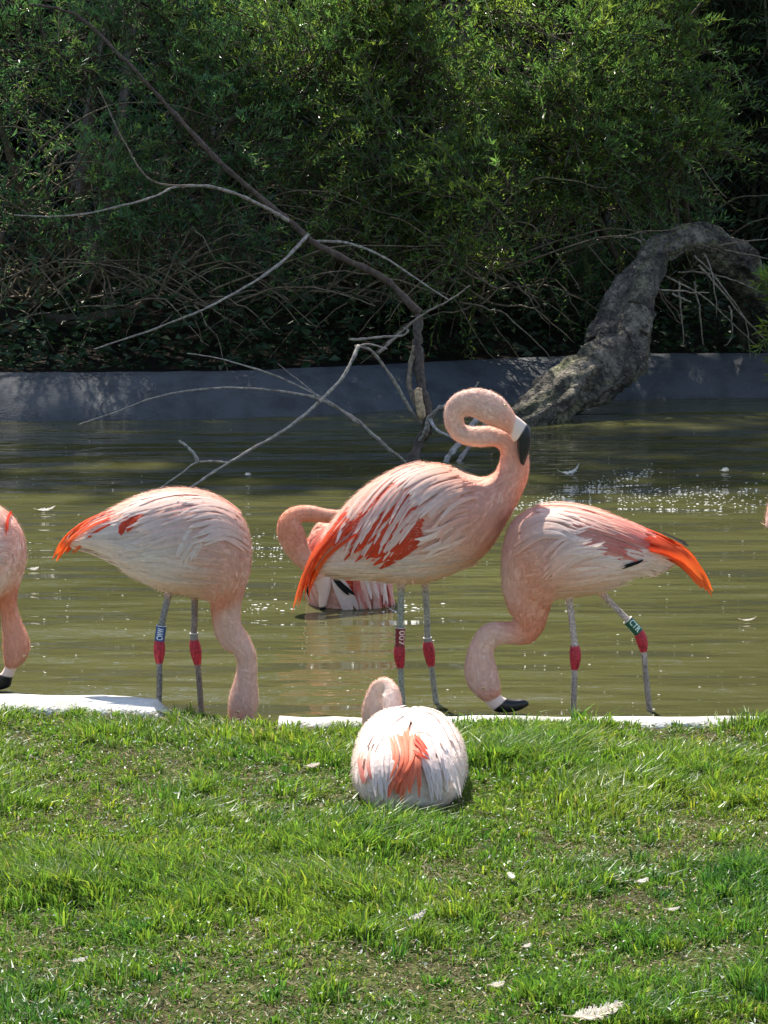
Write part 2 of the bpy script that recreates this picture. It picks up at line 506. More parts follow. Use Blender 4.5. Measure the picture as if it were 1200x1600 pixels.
def contour(g, s, n, s0, s1, L0, L1, wid, lift, r, down=0.25, cj=0.06, segs=3):
    """small overlapping body feathers lying along the skin, pointing tailwards and down"""
    P, N, T = s.P, s.N, s.T
    i0, i1 = int(s0 * s.sub), min(int(s1 * s.sub), s.n - 2)
    A = np.linalg.norm(np.cross(P[i0 + 1:i1 + 1] - P[i0:i1], np.roll(P, -1, 1)[i0:i1] - P[i0:i1]), axis=-1)
    p = (A / A.sum()).ravel()
    k = r.choice(len(p), n, p=p)
    i = i0 + k // s.m; j = k % s.m
    fi = r.random(n); fj = r.random(n)
    j2 = (j + 1) % s.m
    lerp = lambda X: (X[i, j] * ((1 - fi) * (1 - fj))[:, None] + X[i + 1, j] * (fi * (1 - fj))[:, None] + X[i, j2] * ((1 - fi) * fj)[:, None] + X[i + 1, j2] * (fi * fj)[:, None])
    p0 = lerp(P); nn = norm(lerp(N)); tt = -norm(lerp(T))
    rad = s.rad[i, j]
    d = tt + np.array([0, 0, -down]) + 0.28 * r.normal(size=(n, 3))
    d = norm(d - nn * np.sum(d * nn, -1, keepdims=True))
    side = np.cross(nn, d)
    u = r.random(n)
    Ln = (L0 * (1 - u) + L1 * u)
    Ln = np.minimum(Ln, rad * 0.9)
    wd = wid * (Ln / L1) * (0.7 + 0.6 * r.random(n))
    curv = 1 / (2 * np.maximum(rad, 0.012))
    bend = 0.35 * r.normal(size=n)
    t = np.linspace(0, 1, segs + 1)
    wp = np.array([0.55, 1.0, 0.85, 0.12]) if segs == 3 else np.array([0.9, 0.7, 0.05])
    rows = []
    for q, tk in enumerate(t):
        h = lift * (0.25 + tk * (1.2 + 0.6 * u)) - (Ln * tk) ** 2 * curv * 0.85
        c = p0 + d * (Ln * tk)[:, None] + nn * h[:, None] + side * (bend * Ln * tk * tk * 0.5)[:, None]
        rows.append(c - side * (wd * wp[q] / 2)[:, None]); rows.append(c + side * (wd * wp[q] / 2)[:, None])
    V = np.stack(rows, 1)
    m = 2 * (segs + 1)
    base = np.arange(n)[:, None] * m
    F = np.concatenate([base + np.array([2 * q, 2 * q + 1, 2 * q + 3, 2 * q + 2]) for q in range(segs)])
    C = jit(lerp(s.C), r, n, cj)
    C = np.repeat(C[:, None], m, 1)
    g.add(V.reshape(-1, 3), [F], C.reshape(-1, 3))

class Bird:
    def __init__(s, label, Y, st, cols, seed, base=None, group=None, sub=6, stations3=None, shape=None, mirror=True):
        s.Y = Y; s.r = np.random.default_rng(seed); s.mirror = mirror
        if stations3 is None:
            U = np.array([W(a[0], a[1], Y + (a[5] if len(a) > 5 else 0)) for a in st])
            L = np.array([W(a[2], a[3], Y + (a[5] if len(a) > 5 else 0)) for a in st])
            LAT = np.array([(0, a[4], 0) for a in st])
        else:
            U, L, LAT = stations3
        s.surf = Surf(U, L, LAT, cols, sub, shape=shape)
        s.org = np.array(base if base is not None else (U[len(U) // 3][0], Y, 0.0))
        s.root = thing('flamingo', label, 'flamingo', s.org, group)
        s.body = Geo(); s.surf.geo(s.body)
        s.plum = Geo(); s.wings = [Geo(), Geo()]; s.tail = Geo()
        vis = (np.sum(s.surf.N * (CAMP - s.surf.P), -1) > 0.0)
        s.vis = vis
        s.pix = proj(s.surf.P)
    def on_skin(s, pts, srange, clamp=0):
        """photo pixels -> points on the visible skin, with normals"""
        m = s.vis & (s.surf.S >= srange[0]) & (s.surf.S <= srange[1])
        q = s.pix[m]; P = s.surf.P[m]; N = s.surf.N[m]
        pts = np.asarray(pts, float)
        d = np.sum((pts[:, None] - q[None]) ** 2, -1)
        idx = np.argpartition(d, 6, axis=1)[:, :6]
        dd = np.take_along_axis(d, idx, 1)
        w = 1 / (dd + 4); w /= w.sum(1, keepdims=True)
        p = (P[idx] * w[..., None]).sum(1); n = norm((N[idx] * w[..., None]).sum(1))
        if clamp:
            j = np.argmin(d, 1); near = q[j]
            off = pts - near; dist = np.linalg.norm(off, axis=1, keepdims=True)
            pts = np.where(dist > clamp, near + off / np.maximum(dist, 1e-6) * clamp, pts)
        s.skin_c = (s.surf.C[m][idx] * w[..., None]).sum(1)
        return W(pts[:, 0], pts[:, 1], p[:, 1]), n
    def tract(s, A, B, n, wid, c0, c1, edge=None, lift=0.0015, tip=0.002, jp=3.0, srange=(0, 10), to='wing', spread=0.0, order=0.0002, mirror=None, cj=0.07, ts=None, M=8, sj=0.0, alt=None, clamp=None):
        """n overlapping feathers whose paths run from guide A to guide B (photo pixels on the near side)"""
        A = catmull(np.array(A, float), 8); B = catmull(np.array(B, float), 8)
        tt = np.linspace(0, 1, M)
        rs = lambda G: np.stack([np.interp(tt, np.linspace(0, 1, len(G)), G[:, k]) for k in (0, 1)], -1)
        A = rs(A); B = rs(B)
        r = s.r
        f = (np.arange(n) + 0.5) / n if ts is None else np.array(ts)
        f = np.clip(f + r.normal(size=n) * 0.3 / max(n, 1), 0, 1)
        for q in range(n):
            path = A * (1 - f[q]) + B * f[q]
            k = 0.82 + 0.25 * r.random()
            path = path[0] + (path - path[0]) * k
            off = r.normal(size=2) * jp + (path[-1] - path[0]) * sj * r.uniform(-1, 1)
            path = path + off + np.linspace(0, 1, M)[:, None] ** 2 * r.normal(size=2) * jp * 1.2
            p, nn = s.on_skin(path, srange, clamp if clamp is not None else (4.0 if to == 'plum' else 0))
            # smooth the depth along the feather
            for _ in range(2):
                p[1:-1] = 0.25 * p[:-2] + 0.5 * p[1:-1] + 0.25 * p[2:]
                nn[1:-1] = norm(0.25 * nn[:-2] + 0.5 * nn[1:-1] + 0.25 * nn[2:])
            if spread:
                dy = r.normal() * spread
                p = p + np.array([0, 1, 0]) * (tt[:, None] * dy + dy * 0.5)
            T = norm(np.gradient(p, axis=0))
            nn = norm(nn - T * np.sum(nn * T, -1, keepdims=True))
            sd_ = np.cross(nn, T)
            lf = lift + order * (q % 9) + tip * tt ** 2 * (0.5 + r.random())
            c = p + nn * lf[:, None]
            w = wid * (0.75 + 0.5 * r.random()) * np.where(tt < .3, .5 + .5 * tt / .3, 1) * np.sqrt(np.clip(1 - (np.clip(tt - .55, 0, 1) / .46) ** 2, 0.01, 1))
            V = np.stack([c - sd_ * w[:, None] / 2, c + nn * (w * 0.10)[:, None], c + sd_ * w[:, None] / 2], 1).reshape(-1, 3)
            cc = np.array(c0)[None] * (1 - tt[:, None]) + np.array(c1)[None] * tt[:, None]
            if to == 'plum':
                ks = np.clip(tt * 1.6, 0, 1)[:, None]
                cc = s.skin_c[0] * (1 - ks) + cc * ks
            if alt:
                cc = np.array(alt[r.integers(len(alt))])[None] * (1 - .35 * tt[:, None]) + cc * .35 * tt[:, None]
            cc = cc * (1 + cj * r.normal())
            ce = cc if edge is None else cc * 0.35 + np.array(edge)[None] * 0.65
            C = np.clip(np.stack([ce, cc, cc * 0.98], 1), 0.004, 0.92).reshape(-1, 3)
            F = grid_faces(M, 3, False)
            near = {'wing': s.wings[0], 'plum': s.plum, 'tail': s.tail}[to]
            near.add(V, [F], C)
            if (s.mirror if mirror is None else mirror):
                far = {'wing': s.wings[1], 'plum': s.plum, 'tail': s.tail}[to]
                V2 = V.copy(); V2[:, 1] = 2 * s.Y - V2[:, 1]
                far.add(V2, [F[:, ::-1]], C)
    def leg(s, pts, dY, ankle, grey, spots=True, red=(.46, .028, .045), r0=None):
        """pts: photo pixels from thigh to waterline; ankle: (index of the joint start, end) along y pixels"""
        pts = catmull(np.array(pts, float), 8)
        P = W(pts[:, 0], pts[:, 1], s.Y + dY)
        drop = P[-1] + (P[-1] - P[-6]) / np.linalg.norm(P[-1] - P[-6]) * 0.24
        P = np.concatenate([P, [drop]])
        py = np.append(pts[:, 1], pts[-1, 1] + 150)
        px_m = s.Y / F_PX
        rr = np.where(py < ankle[0], 5.2, 4.7) * px_m
        a0, a1 = ankle
        t = (py - a0) / (a1 - a0)
        bul = np.where((t > -0.15) & (t < 1.1), np.sin(np.clip((t + 0.15) / 1.25, 0, 1) ** 0.8 * math.pi), 0)
        rr = rr + bul * 4.6 * px_m
        th = np.clip(1 - (py - py[0]) / 28, 0, 1)
        rr = rr + th ** 2 * 9 * px_m
        V, F = tube(P, rr, 12)
        C = np.zeros((len(P), 3)) + np.array(grey)
        low = np.clip((py - a1) / 20, 0, 1)
        C = C * (1 - 0.35 * low[:, None] * (1 if spots else 0))
        isred = ((t > -0.02) & (t < 1.0)).astype(float)
        C = C * (1 - isred[:, None]) + np.array(red) * isred[:, None]
        C = C * (1 - th[:, None]) + np.array(PAL['H']) * th[:, None]
        C = np.concatenate([np.repeat(C[:, None], 12, 1).reshape(-1, 3), C[:1], C[-1:]])
        s.body.add(V, F, C, 1)
        # loose feathers round the thigh
        r = s.r
        n = 60
        ang = r.random(n) * 2 * math.pi
        b0 = P[1] + np.stack([np.cos(ang), np.sin(ang), 0 * ang], -1) * (0.016 * r.random((n, 1)) + 0.010) + np.array([0, 0, 0.014])
        d = norm(np.stack([0.35 * np.cos(ang), 0.35 * np.sin(ang), -np.ones(n)], -1) + 0.2 * r.normal(size=(n, 3)))
        Ln = 0.018 + 0.018 * r.random(n)
        sdv = norm(np.cross(d, np.array([0.3, 1, 0.1])))
        V = np.stack([b0 - sdv * .003, b0 + sdv * .003, b0 + d * Ln[:, None] * .6 + sdv * .003, b0 + d * Ln[:, None] * .6 - sdv * .003, b0 + d * Ln[:, None]], 1)
        k = np.arange(n)[:, None] * 5
        s.plum.add(V.reshape(-1, 3), [k + np.array([0, 1, 2, 3]), k + np.array([3, 2, 4])], np.repeat(jit(PAL['O'], r, n), 5, 0))
        return P
    def bill(s, st, black_from, pale=(.80, .62, .53)):
        U = np.array([W(a[0], a[1], s.Y + a[5]) for a in st]); L = np.array([W(a[2], a[3], s.Y + a[5]) for a in st])
        LAT = np.array([(0, a[4], 0) for a in st])
        sf = Surf(U, L, LAT, ['BBB'] * len(st), 6, 24)
        k = np.clip((sf.S - black_from) / 0.12, 0, 1)[..., None]
        k0 = np.clip(1 - sf.S / .5, 0, 1)[..., None]
        sf.C = (np.array(pale) * (1 - k0) + np.array(PAL['H']) * k0) * (1 - k) + np.array(PAL['K']) * k
        th_ = np.arange(sf.m) * 2 * math.pi / sf.m
        line = (np.abs(np.abs(np.sin(th_)) - .92) < .03) & (np.cos(th_) > 0)
        sel = line[None] & (sf.S > .15) & (sf.S < black_from)
        sf.C[sel] = (.10, .05, .045)
        g = Geo(); sf.geo(g)
        b = add('bill', g.build('bill', [M_BILL], s.org), s.root)
        return sf, b
    def eye(s, px, py, srange, rad=0.0042):
        for side in (0, 1):
            p, n = s.on_skin([(px, py)], srange)
            p = p[0]; n = n[0]
            if side:
                p = p.copy(); n = n.copy()
                cy = np.interp(0.5 * sum(srange) * s.surf.sub, np.arange(s.surf.n), s.surf.c[:, 1])
                p[1] = 2 * cy - p[1]; n[1] = -n[1]
            g = Geo()
            def ball(c, r_, col, sq=1.0):
                a = np.linspace(0, math.pi, 9); q = np.arange(14) * 2 * math.pi / 14
                V = np.stack([np.sin(a)[:, None] * np.cos(q), np.sin(a)[:, None] * np.sin(q), np.cos(a)[:, None] * np.ones(14)], -1) * r_
                g.add(V.reshape(-1, 3) + c, [grid_faces(9, 14)], col)
            ball(p + n * 0.0002, rad, (.75, .55, .28))
            ball(p + n * rad * 0.62, rad * 0.52, (.01, .008, .008))
            add('eye', g.build('eye', [M_EYE], s.org), s.root)
    def band(s, P, y0, y1, color, text, tcol, up_left, rad_px=8.2, reps=3, width_px=14, tsize=1.0):
        """ring sliding on a leg: P centre line, between photo rows y0..y1"""
        q = proj(P)[:, 1]
        c0 = np.array([np.interp(y0, q, P[:, k]) for k in range(3)])
        c1 = np.array([np.interp(y1, q, P[:, k]) for k in range(3)])
        ax = norm(c1 - c0); Ln = np.linalg.norm(c1 - c0)
        R = rad_px * s.Y / F_PX
        front = np.array([0, -1.0, 0]); front = norm(front - ax * np.dot(front, ax))
        right = np.cross(front, ax); right = right if right[0] > 0 else -right
        a = np.arange(32) * 2 * math.pi / 32
        circ = lambda r_: (np.cos(a)[:, None] * front + np.sin(a)[:, None] * right) * r_
        prof = [(0, R - .0012), (0, R), (Ln, R), (Ln, R - .0012), (0, R - .0012)]
        V = np.concatenate([c0 + ax * z + circ(r_) for z, r_ in prof])
        g = Geo(); g.add(V, [grid_faces(5, 32)], color)
        b = add('leg_band', g.build('leg_band', [M_BAND], s.org, smooth=False), s.root)
        g = Geo()
        prof = [(-.0012, R - .0018), (-.0018, R + .0003), (-.0002, R + .0006), (0.0004, R - .001), (-.0012, R - .0018)]
        V = np.concatenate([c0 + ax * z + circ(r_) for z, r_ in prof]); g.add(V, [grid_faces(5, 32)], (.72, .70, .66))
        add('rim', g.build('rim', [M_BAND], s.org), b)
        if text:
            cu = bpy.data.curves.new('lettering', 'FONT'); cu.body = text; cu.size = 1; cu.resolution_u = 3
            cu.offset = 0.012
            to = bpy.data.objects.new('lettering', cu); COL.objects.link(to)
            dg = bpy.context.evaluated_depsgraph_get()
            me = bpy.data.meshes.new_from_object(to.evaluated_get(dg))
            bpy.data.objects.remove(to)
            bm = bmesh.new(); bm.from_mesh(me)
            bmesh.ops.triangulate(bm, faces=bm.faces)
            for _ in range(3):
                bmesh.ops.subdivide_edges(bm, edges=[e for e in bm.edges if e.calc_length() > 0.12], cuts=1)
                bmesh.ops.triangulate(bm, faces=[f_ for f_ in bm.faces if len(f_.verts) > 3])
            bm.verts.index_update()
            T = np.array([v.co[:] for v in bm.verts]); F = np.array([[v.index for v in f_.verts] for f_ in bm.faces])
            bm.free()
            T[:, 0] = (T[:, 0] - T[:, 0].min()) / (T[:, 0].max() - T[:, 0].min())
            h = T[:, 1].max() - T[:, 1].min(); T[:, 1] = (T[:, 1] - T[:, 1].min()) / h
            g = Geo()
            for k in range(reps):
                a0 = k * 2 * math.pi / reps + (0.0 if up_left else 0.42)
                along = (0.1 + 0.8 * T[:, 0]) * Ln
                if up_left:
                    along = Ln - along
                sgn = -1 if up_left else 1
                ang = a0 + sgn * (T[:, 1] - 0.5) * (width_px / rad_px) * 0.72 * tsize
                V = c0 + ax * along[:, None] + (np.cos(ang)[:, None] * front + np.sin(ang)[:, None] * right) * (R + .0005)
                g.add(V, [F], tcol)
            add('lettering', g.build('lettering', [M_BAND], s.org), b)
        return b
    def finish(s, neck0, nbody=7500, nneck=5200, s_start=0.6, fuzz=6000):
        S = s.surf; last = (S.n - 1) / S.sub
        contour(s.plum, S, nbody, s_start, neck0, .012, .030, .0065, .0009, s.r, 0.3, 0.03)
        if neck0 < last:
            contour(s.plum, S, nneck, neck0, last, .004, .010, .0030, .0006, s.r, 0.05, 0.045)
        contour(s.plum, S, fuzz, s_start, neck0, .010, .020, .0011, .0040, s.r, 0.25, 0.05, segs=2)
        if neck0 < last:
            contour(s.plum, S, int(fuzz * 1.1), neck0, last, .004, .008, .0007, .0026, s.r, 0.0, 0.05, segs=2)
        add('body', s.body.build('body', [M_BODY, M_LEG], s.org), s.root)
        p = add('plumage', s.plum.build('plumage', [M_FEATHER], s.org, smooth=False), s.root)
        p['kind'] = 'stuff'
        for w in s.wings:
            if w.n:
                add('wing', w.build('wing', [M_FEATHER], s.org), s.root)
        if s.tail.n:
            add('tail', s.tail.build('tail', [M_FEATHER], s.org), s.root)
        return s

p = PAL
# --- the tall bird in the middle, neck folded over its breast
stC = [(492, 862, 496, 885, .020), (505, 835, 510, 897, .045), (530, 800, 540, 900, .075), (565, 765, 580, 905, .100), (610, 737, 622, 912, .115),
       (655, 724, 668, 909, .118), (700, 730, 718, 891, .112), (733, 742, 762, 861, .093), (757, 746, 792, 815, .068), (774, 737, 812, 778, .046),
       (782, 718, 825, 745, .034), (781, 704, 826, 714, .030), (771, 697, 814, 682, .028, -.004), (746, 698, 770, 667, .026, -.008), (722, 693, 740, 667, .024, -.012),
       (705, 682, 727, 664, .022, -.016), (695, 660, 724, 657, .0205, -.020), (696, 636, 725, 652, .0205, -.024), (710, 617, 731, 650, .0215, -.028), (735, 608, 743, 653, .024, -.032),
       (760, 609, 757, 661, .0265, -.035), (783, 620, 775, 668, .0265, -.037), (797, 636, 789, 674, .023, -.038), (806, 650, 798, 681, .0175, -.039)]
colC = ['COO', 'PWW', 'PWO', 'PPO', 'PPO', 'PPO', 'PPO', 'PHH', 'HHS', 'HHS', 'HHS', 'HHH', 'HHN', 'NNN', 'NNN', 'NNN', 'NNN', 'NNN', 'NNN', 'NNN', 'NNN', 'NNH', 'NHH', 'HHH']
bC = Bird('tall pink flamingo standing upright, neck curled, bill against its breast, red leg band', 7.95, stC, colC, 11, group='flamingos wading in the pond')
bC.tract([(640, 748), (585, 785), (520, 855)], [(662, 838), (632, 862), (592, 884)], 26, .016, p['D'], p['C'], lift=.0015, order=.0003, tip=.004, cj=.16)
bC.tract([(600, 742), (555, 772), (523, 825), (510, 862)], [(730, 780), (680, 795), (645, 832), (622, 866)], 20, .0120, p['P'], p['W'], edge=p['Q'], lift=.003, tip=.004, order=.0003)
bC.tract([(655, 727), (610, 740), (575, 772), (545, 815)], [(700, 760), (660, 772), (632, 805), (612, 845)], 13, .0095, p['P'], p['W'], edge=p['C'], lift=.005, tip=.004)
bC.tract([(690, 728), (645, 738), (610, 760)], [(745, 770), (700, 780), (665, 815)], 26, .0105, p['H'], p['W'], edge=p['P'], lift=.006, tip=.003)
bC.tract([(700, 868), (640, 872), (565, 882)], [(720, 882), (650, 898), (570, 898)], 56, .0095, p['W'], p['W'], to='plum', lift=.002, tip=.0025, jp=5, sj=.3)
bC.tract([(610, 880), (555, 880), (498, 884)], [(610, 902), (550, 902), (502, 893)], 48, .0095, p['W'], p['W'], to='plum', lift=.002, tip=.0025, jp=4, sj=.3)
bC.tract([(705, 812), (682, 826), (655, 836)], [(722, 845), (696, 858), (660, 868)], 12, .011, p['P'], p['W'], lift=.006, tip=.006, jp=4)
bC.tract([(720, 780), (690, 785), (665, 805)], [(735, 820), (710, 830), (690, 855)], 16, .010, p['H'], p['P'], lift=.005, tip=.004, jp=4)
bC.tract([(540, 795), (500, 848), (475, 895), (462, 948)], [(560, 842), (512, 870), (487, 900), (472, 930)], 22, .0085, p['C'], p['R'], to='tail', lift=.002, tip=0, jp=2.5, spread=.012, M=10)
P1 = bC.leg([(628, 900), (627, 915), (626, 960), (625, 1000), (624, 1022), (626, 1045), (627, 1070), (630, 1112)], -.03, (1007, 1043), (.30, .31, .26), False)
P2 = bC.leg([(662, 896), (664, 912), (667, 960), (668, 1000), (671, 1022), (674, 1042), (677, 1065), (683, 1110)], .03, (1003, 1041), (.33, .32, .27), False)
bC.band(P1, 981, 1010, (.17, .008, .014), '007', (.80, .55, .50), False, 8.0, 3)
bC.band(P2, 997, 1004, (.22, .22, .20), '', None, False, 6.9)
bl, _ = bC.bill([(803, 647, 797, 683, .0160, -.039), (815, 656, 803, 690, .0140, -.040), (827, 668, 808, 690, .0130, -.041), (830, 684, 808, 700, .0120, -.042),
         (828, 701, 810, 714, .0105, -.042), (823, 716, 813, 723, .007, -.042), (819, 727, 817, 727, .002, -.042)], 1.55)
bC.eye(789, 634, (20, 23))
bC.finish(8.5)

# --- left bird with lowered neck, blue band
stL = [(112, 838, 113, 852, .018), (140, 815, 142, 858, .040), (170, 797, 172, 872, .060), (205, 779, 200, 898, .085), (245, 766, 235, 915, .105),
       (285, 763, 265, 926, .118), (325, 770, 292, 930, .120), (357, 787, 312, 934, .112), (380, 812, 323, 938, .098), (392, 848, 328, 940, .080),
       (391, 890, 329, 944, .058), (382, 922, 330, 955, .042), (376, 950, 332, 968, .034), (377, 975, 337, 992, .029), (388, 994, 350, 1013, .026),
       (398, 1016, 366, 1023, .0235), (401, 1040, 371, 1040, .022), (401, 1062, 366, 1063, .024), (403, 1085, 359, 1085, .027), (402, 1103, 357, 1105, .027),
       (394, 1122, 358, 1122, .023), (386, 1136, 361, 1137, .016)]
colL = ['COO', 'WWW', 'PWW', 'PWW', 'PWW', 'PWO', 'PPO', 'PPO', 'PPP', 'PPH', 'PHS', 'HSS', 'NNH', 'NNN', 'NNN', 'NNN', 'NNN', 'NNN', 'NNN', 'NNN', 'NHH', 'NHH']
bL = Bird('pale flamingo by the kerb dipping its head straight down, blue band on one leg', 7.75, stL, colL, 12, group='flamingos wading in the pond')
bL.tract([(178, 795), (132, 812), (102, 840), (85, 873)], [(170, 818), (140, 832), (115, 850), (97, 866)], 18, .009, p['C'], p['R'], to='tail', spread=.014, jp=2.5, tip=0, M=10)
bL.tract([(185, 812), (145, 825), (116, 838)], [(200, 888), (160, 868), (118, 855)], 56, .0095, p['W'], p['W'], to='plum', jp=4, tip=.0025, lift=.002, sj=.3)
bL.tract([(222, 790), (203, 806), (186, 832)], [(216, 806), (200, 818), (190, 838)], 8, .016, p['C'], p['C'], lift=.002)
bL.tract([(290, 768), (240, 772), (180, 800)], [(350, 850), (290, 840), (230, 855)], 34, .0120, p['P'], p['W'], edge=p['P'], lift=.003, tip=.004)
bL.tract([(330, 775), (280, 768), (215, 786)], [(352, 815), (300, 800), (240, 815)], 14, .009, p['P'], p['W'], edge=p['C'], lift=.005, tip=.004)
bL.tract([(365, 800), (320, 780), (270, 786)], [(385, 860), (350, 835), (310, 850)], 26, .0105, p['P'], p['W'], edge=p['P'], lift=.006, tip=.003)
bL.tract([(330, 850), (260, 845), (200, 850)], [(320, 912), (260, 905), (210, 888)], 64, .012, p['W'], p['W'], to='plum', jp=6, lift=.002, tip=.0025, sj=.3)
bL.tract([(340, 830), (320, 845), (305, 875)], [(310, 820), (280, 835), (255, 870)], 12, .011, p['W'], p['W'], to='plum', jp=5, lift=.002, tip=.0025, sj=.3)
P1 = bL.leg([(266, 912), (263, 930), (255, 965), (250, 990), (249, 1015), (249, 1038), (249, 1070), (247, 1134)], -.035, (1000, 1036), (.24, .22, .21))
P2 = bL.leg([(303, 916), (304, 935), (304, 965), (303, 995), (306, 1018), (309, 1040), (312, 1075), (316, 1138)], .03, (1001, 1038), (.27, .215, .185))
bL.band(P1, 978, 1001, (.012, .055, .20), 'CWW', (.80, .82, .84), True, 8.0, 3)
bL.band(P2, 990, 1000, (.22, .21, .19), '', None, False, 6.6)
bL.bill([(387, 1134, 361, 1136, .0155, 0), (382, 1146, 362, 1147, .013, 0), (376, 1157, 363, 1158, .011, 0), (372, 1170, 364, 1170, .007, 0)], 1.4)
bL.eye(372, 1112, (18, 21))
bL.finish(11)

# --- right bird feeding, green band
stR = [(1052, 850, 1048, 870, .018), (1030, 838, 1022, 888, .035), (1000, 824, 985, 906, .060), (960, 806, 948, 922, .090), (920, 793, 915, 930, .110),
       (880, 787, 888, 933, .120), (845, 790, 870, 936, .120), (815, 803, 862, 940, .108), (795, 825, 860, 944, .090), (786, 855, 859, 949, .072),
       (783, 890, 858, 955, .056), (786, 925, 855, 965, .043), (795, 953, 848, 985, .035), (803, 967, 832, 1003, .029), (794, 972, 812, 1007, .0265),
       (773, 972, 792, 1006, .0245), (753, 979, 777, 1009, .023), (739, 998, 771, 1020, .0225, -.002), (730, 1020, 773, 1033, .025, -.004), (726, 1045, 778, 1052, .0275, -.006),
       (730, 1068, 781, 1070, .0265, -.008), (743, 1085, 782, 1082, .022, -.01), (756, 1096, 780, 1088, .016, -.01)]
colR = ['CCC', 'PWW', 'PWW', 'PPW', 'PPO', 'PPO', 'PPO', 'PPH', 'PHH', 'PHH', 'NHS', 'NHS', 'HSS', 'HSS', 'HHH', 'NNN', 'NNN', 'NNN', 'NNN', 'NNN', 'NNN', 'NHH', 'HHH']
bR = Bird('pink flamingo bending to feed at the water surface, green band on its trailing leg', 7.86, stR, colR, 13, group='flamingos wading in the pond')
bR.tract([(1010, 828), (1052, 846), (1086, 876), (1107, 920)], [(1015, 866), (1045, 870), (1078, 890), (1098, 914)], 30, .012, p['C'], p['R'], to='tail', spread=.014, jp=2.5, tip=0, M=10)
bR.tract([(1030, 838), (1052, 847), (1074, 858)], [(1032, 839), (1053, 848), (1072, 857)], 1, .012, p['K'], p['K'], to='tail', lift=.012, jp=.5, cj=0)
bR.tract([(990, 850), (1030, 870), (1062, 890)], [(990, 897), (1020, 892), (1048, 894)], 50, .007, p['W'], p['W'], to='plum', jp=5, lift=.002, tip=.003, sj=.2, clamp=10)
bR.tract([(900, 835), (945, 850), (1005, 868)], [(930, 870), (965, 878), (1000, 880)], 10, .015, p['C'], p['C'], lift=.001)
bR.tract([(1000, 872), (985, 878), (962, 883)], [(1000, 874), (985, 880), (964, 884)], 2, .007, p['K'], p['K'], lift=.010, jp=1, cj=0)
bR.tract([(865, 793), (935, 803), (1020, 838)], [(860, 850), (915, 850), (990, 870)], 36, .0120, p['P'], p['Q'], edge=p['P'], lift=.003, tip=.003)
bR.tract([(840, 795), (890, 795), (950, 812)], [(850, 815), (910, 820), (985, 848)], 16, .0090, p['W'], p['P'], edge=p['C'], lift=.005, tip=.003)
bR.tract([(815, 815), (855, 798), (905, 810)], [(810, 870), (850, 840), (900, 850)], 30, .0105, p['H'], p['W'], edge=p['P'], lift=.006, tip=.003)
bR.tract([(850, 862), (910, 852), (985, 868)], [(870, 912), (930, 908), (1000, 892)], 64, .012, p['P'], p['W'], to='plum', jp=6, lift=.002, tip=.0025, sj=.3)
bR.tract([(855, 870), (880, 845), (910, 838)], [(860, 905), (900, 870), (945, 862)], 22, .009, p['P'], p['W'], jp=5, lift=.006, tip=.006)
P1 = bR.leg([(887, 918), (889, 935), (893, 965), (897, 1000), (899, 1025), (898, 1045), (897, 1070), (896, 1105)], -.03, (1010, 1046), (.46, .38, .34))
P2 = bR.leg([(930, 912), (943, 930), (965, 953), (985, 973), (997, 986), (1003, 1002), (1006, 1020), (1009, 1055), (1014, 1102)], .03, (986, 1018), (.44, .37, .33))
bR.band(P2, 969, 988, (.008, .075, .045), 'CTR', (.62, .80, .70), False, 8.4, 3)
bR.bill([(755, 1094, 781, 1085, .0155, -.01), (765, 1106, 788, 1090, .0140, -.01), (778, 1113, 796, 1092, .0125, -.01), (798, 1113, 807, 1093, .0110, -.01), (814, 1109, 818, 1093, .0085, -.01), (826, 1102, 826, 1097, .002, -.01)], 1.35)
bR.eye(755, 1075, (19, 22))
bR.finish(11)

# --- bird cut by the left border
stE = [(a - 351, b + 9, c - 351, d + 9, w) for a, b, c, d, w in stL[:9]] + [
       (41, 857, -20, 945, .076), (38, 890, -14, 942, .052, .02), (30, 915, -4, 938, .034, .03), (26, 935, 0, 948, .024, .03), (28, 955, 2, 965, .021, .03),
       (34, 973, 4, 982, .022, .03), (43, 993, 5, 998, .025, .03), (46, 1012, 5, 1015, .027, .03), (40, 1030, 7, 1032, .023, .03), (27, 1043, 9, 1043, .016, .03)]
colE = colL[:9] + ['PWP', 'PPH', 'HSS', 'SSS', 'HSH', 'HHH', 'HHH', 'HHH', 'HHH', 'HSS']
bE = Bird('flamingo with pale flank lowering its white and black bill to the water by the kerb', 8.10, stE, colE, 14, group='flamingos wading in the pond')
bE.tract([(-60, 785), (-110, 785), (-170, 810)], [(0, 860), (-60, 850), (-120, 865)], 30, .012, p['P'], p['W'], edge=p['C'], lift=.003, tip=.004)
bE.tract([(15, 800), (8, 815), (6, 840)], [(17, 802), (10, 815), (10, 840)], 2, .006, p['C'], p['C'], lift=.006, jp=.5)
bE.tract([(18, 825), (-8, 828), (-45, 848)], [(10, 885), (-12, 880), (-45, 890)], 32, .011, p['W'], p['W'], to='plum', jp=2, lift=.001, tip=.001)
bE.tract([(-175, 805), (-218, 822), (-248, 850), (-266, 883)], [(-180, 825), (-212, 842), (-238, 860), (-255, 876)], 14, .009, p['C'], p['R'], to='tail', spread=.014, jp=2.5, tip=0)
bE.leg([(-85, 918), (-88, 940), (-95, 975), (-100, 1000), (-101, 1025), (-101, 1048), (-100, 1080), (-99, 1110)], -.035, (1008, 1045), (.27, .24, .22))
bE.leg([(-48, 922), (-46, 945), (-44, 975), (-45, 1005), (-42, 1028), (-39, 1050), (-36, 1080), (-33, 1110)], .03, (1010, 1046), (.27, .24, .22))
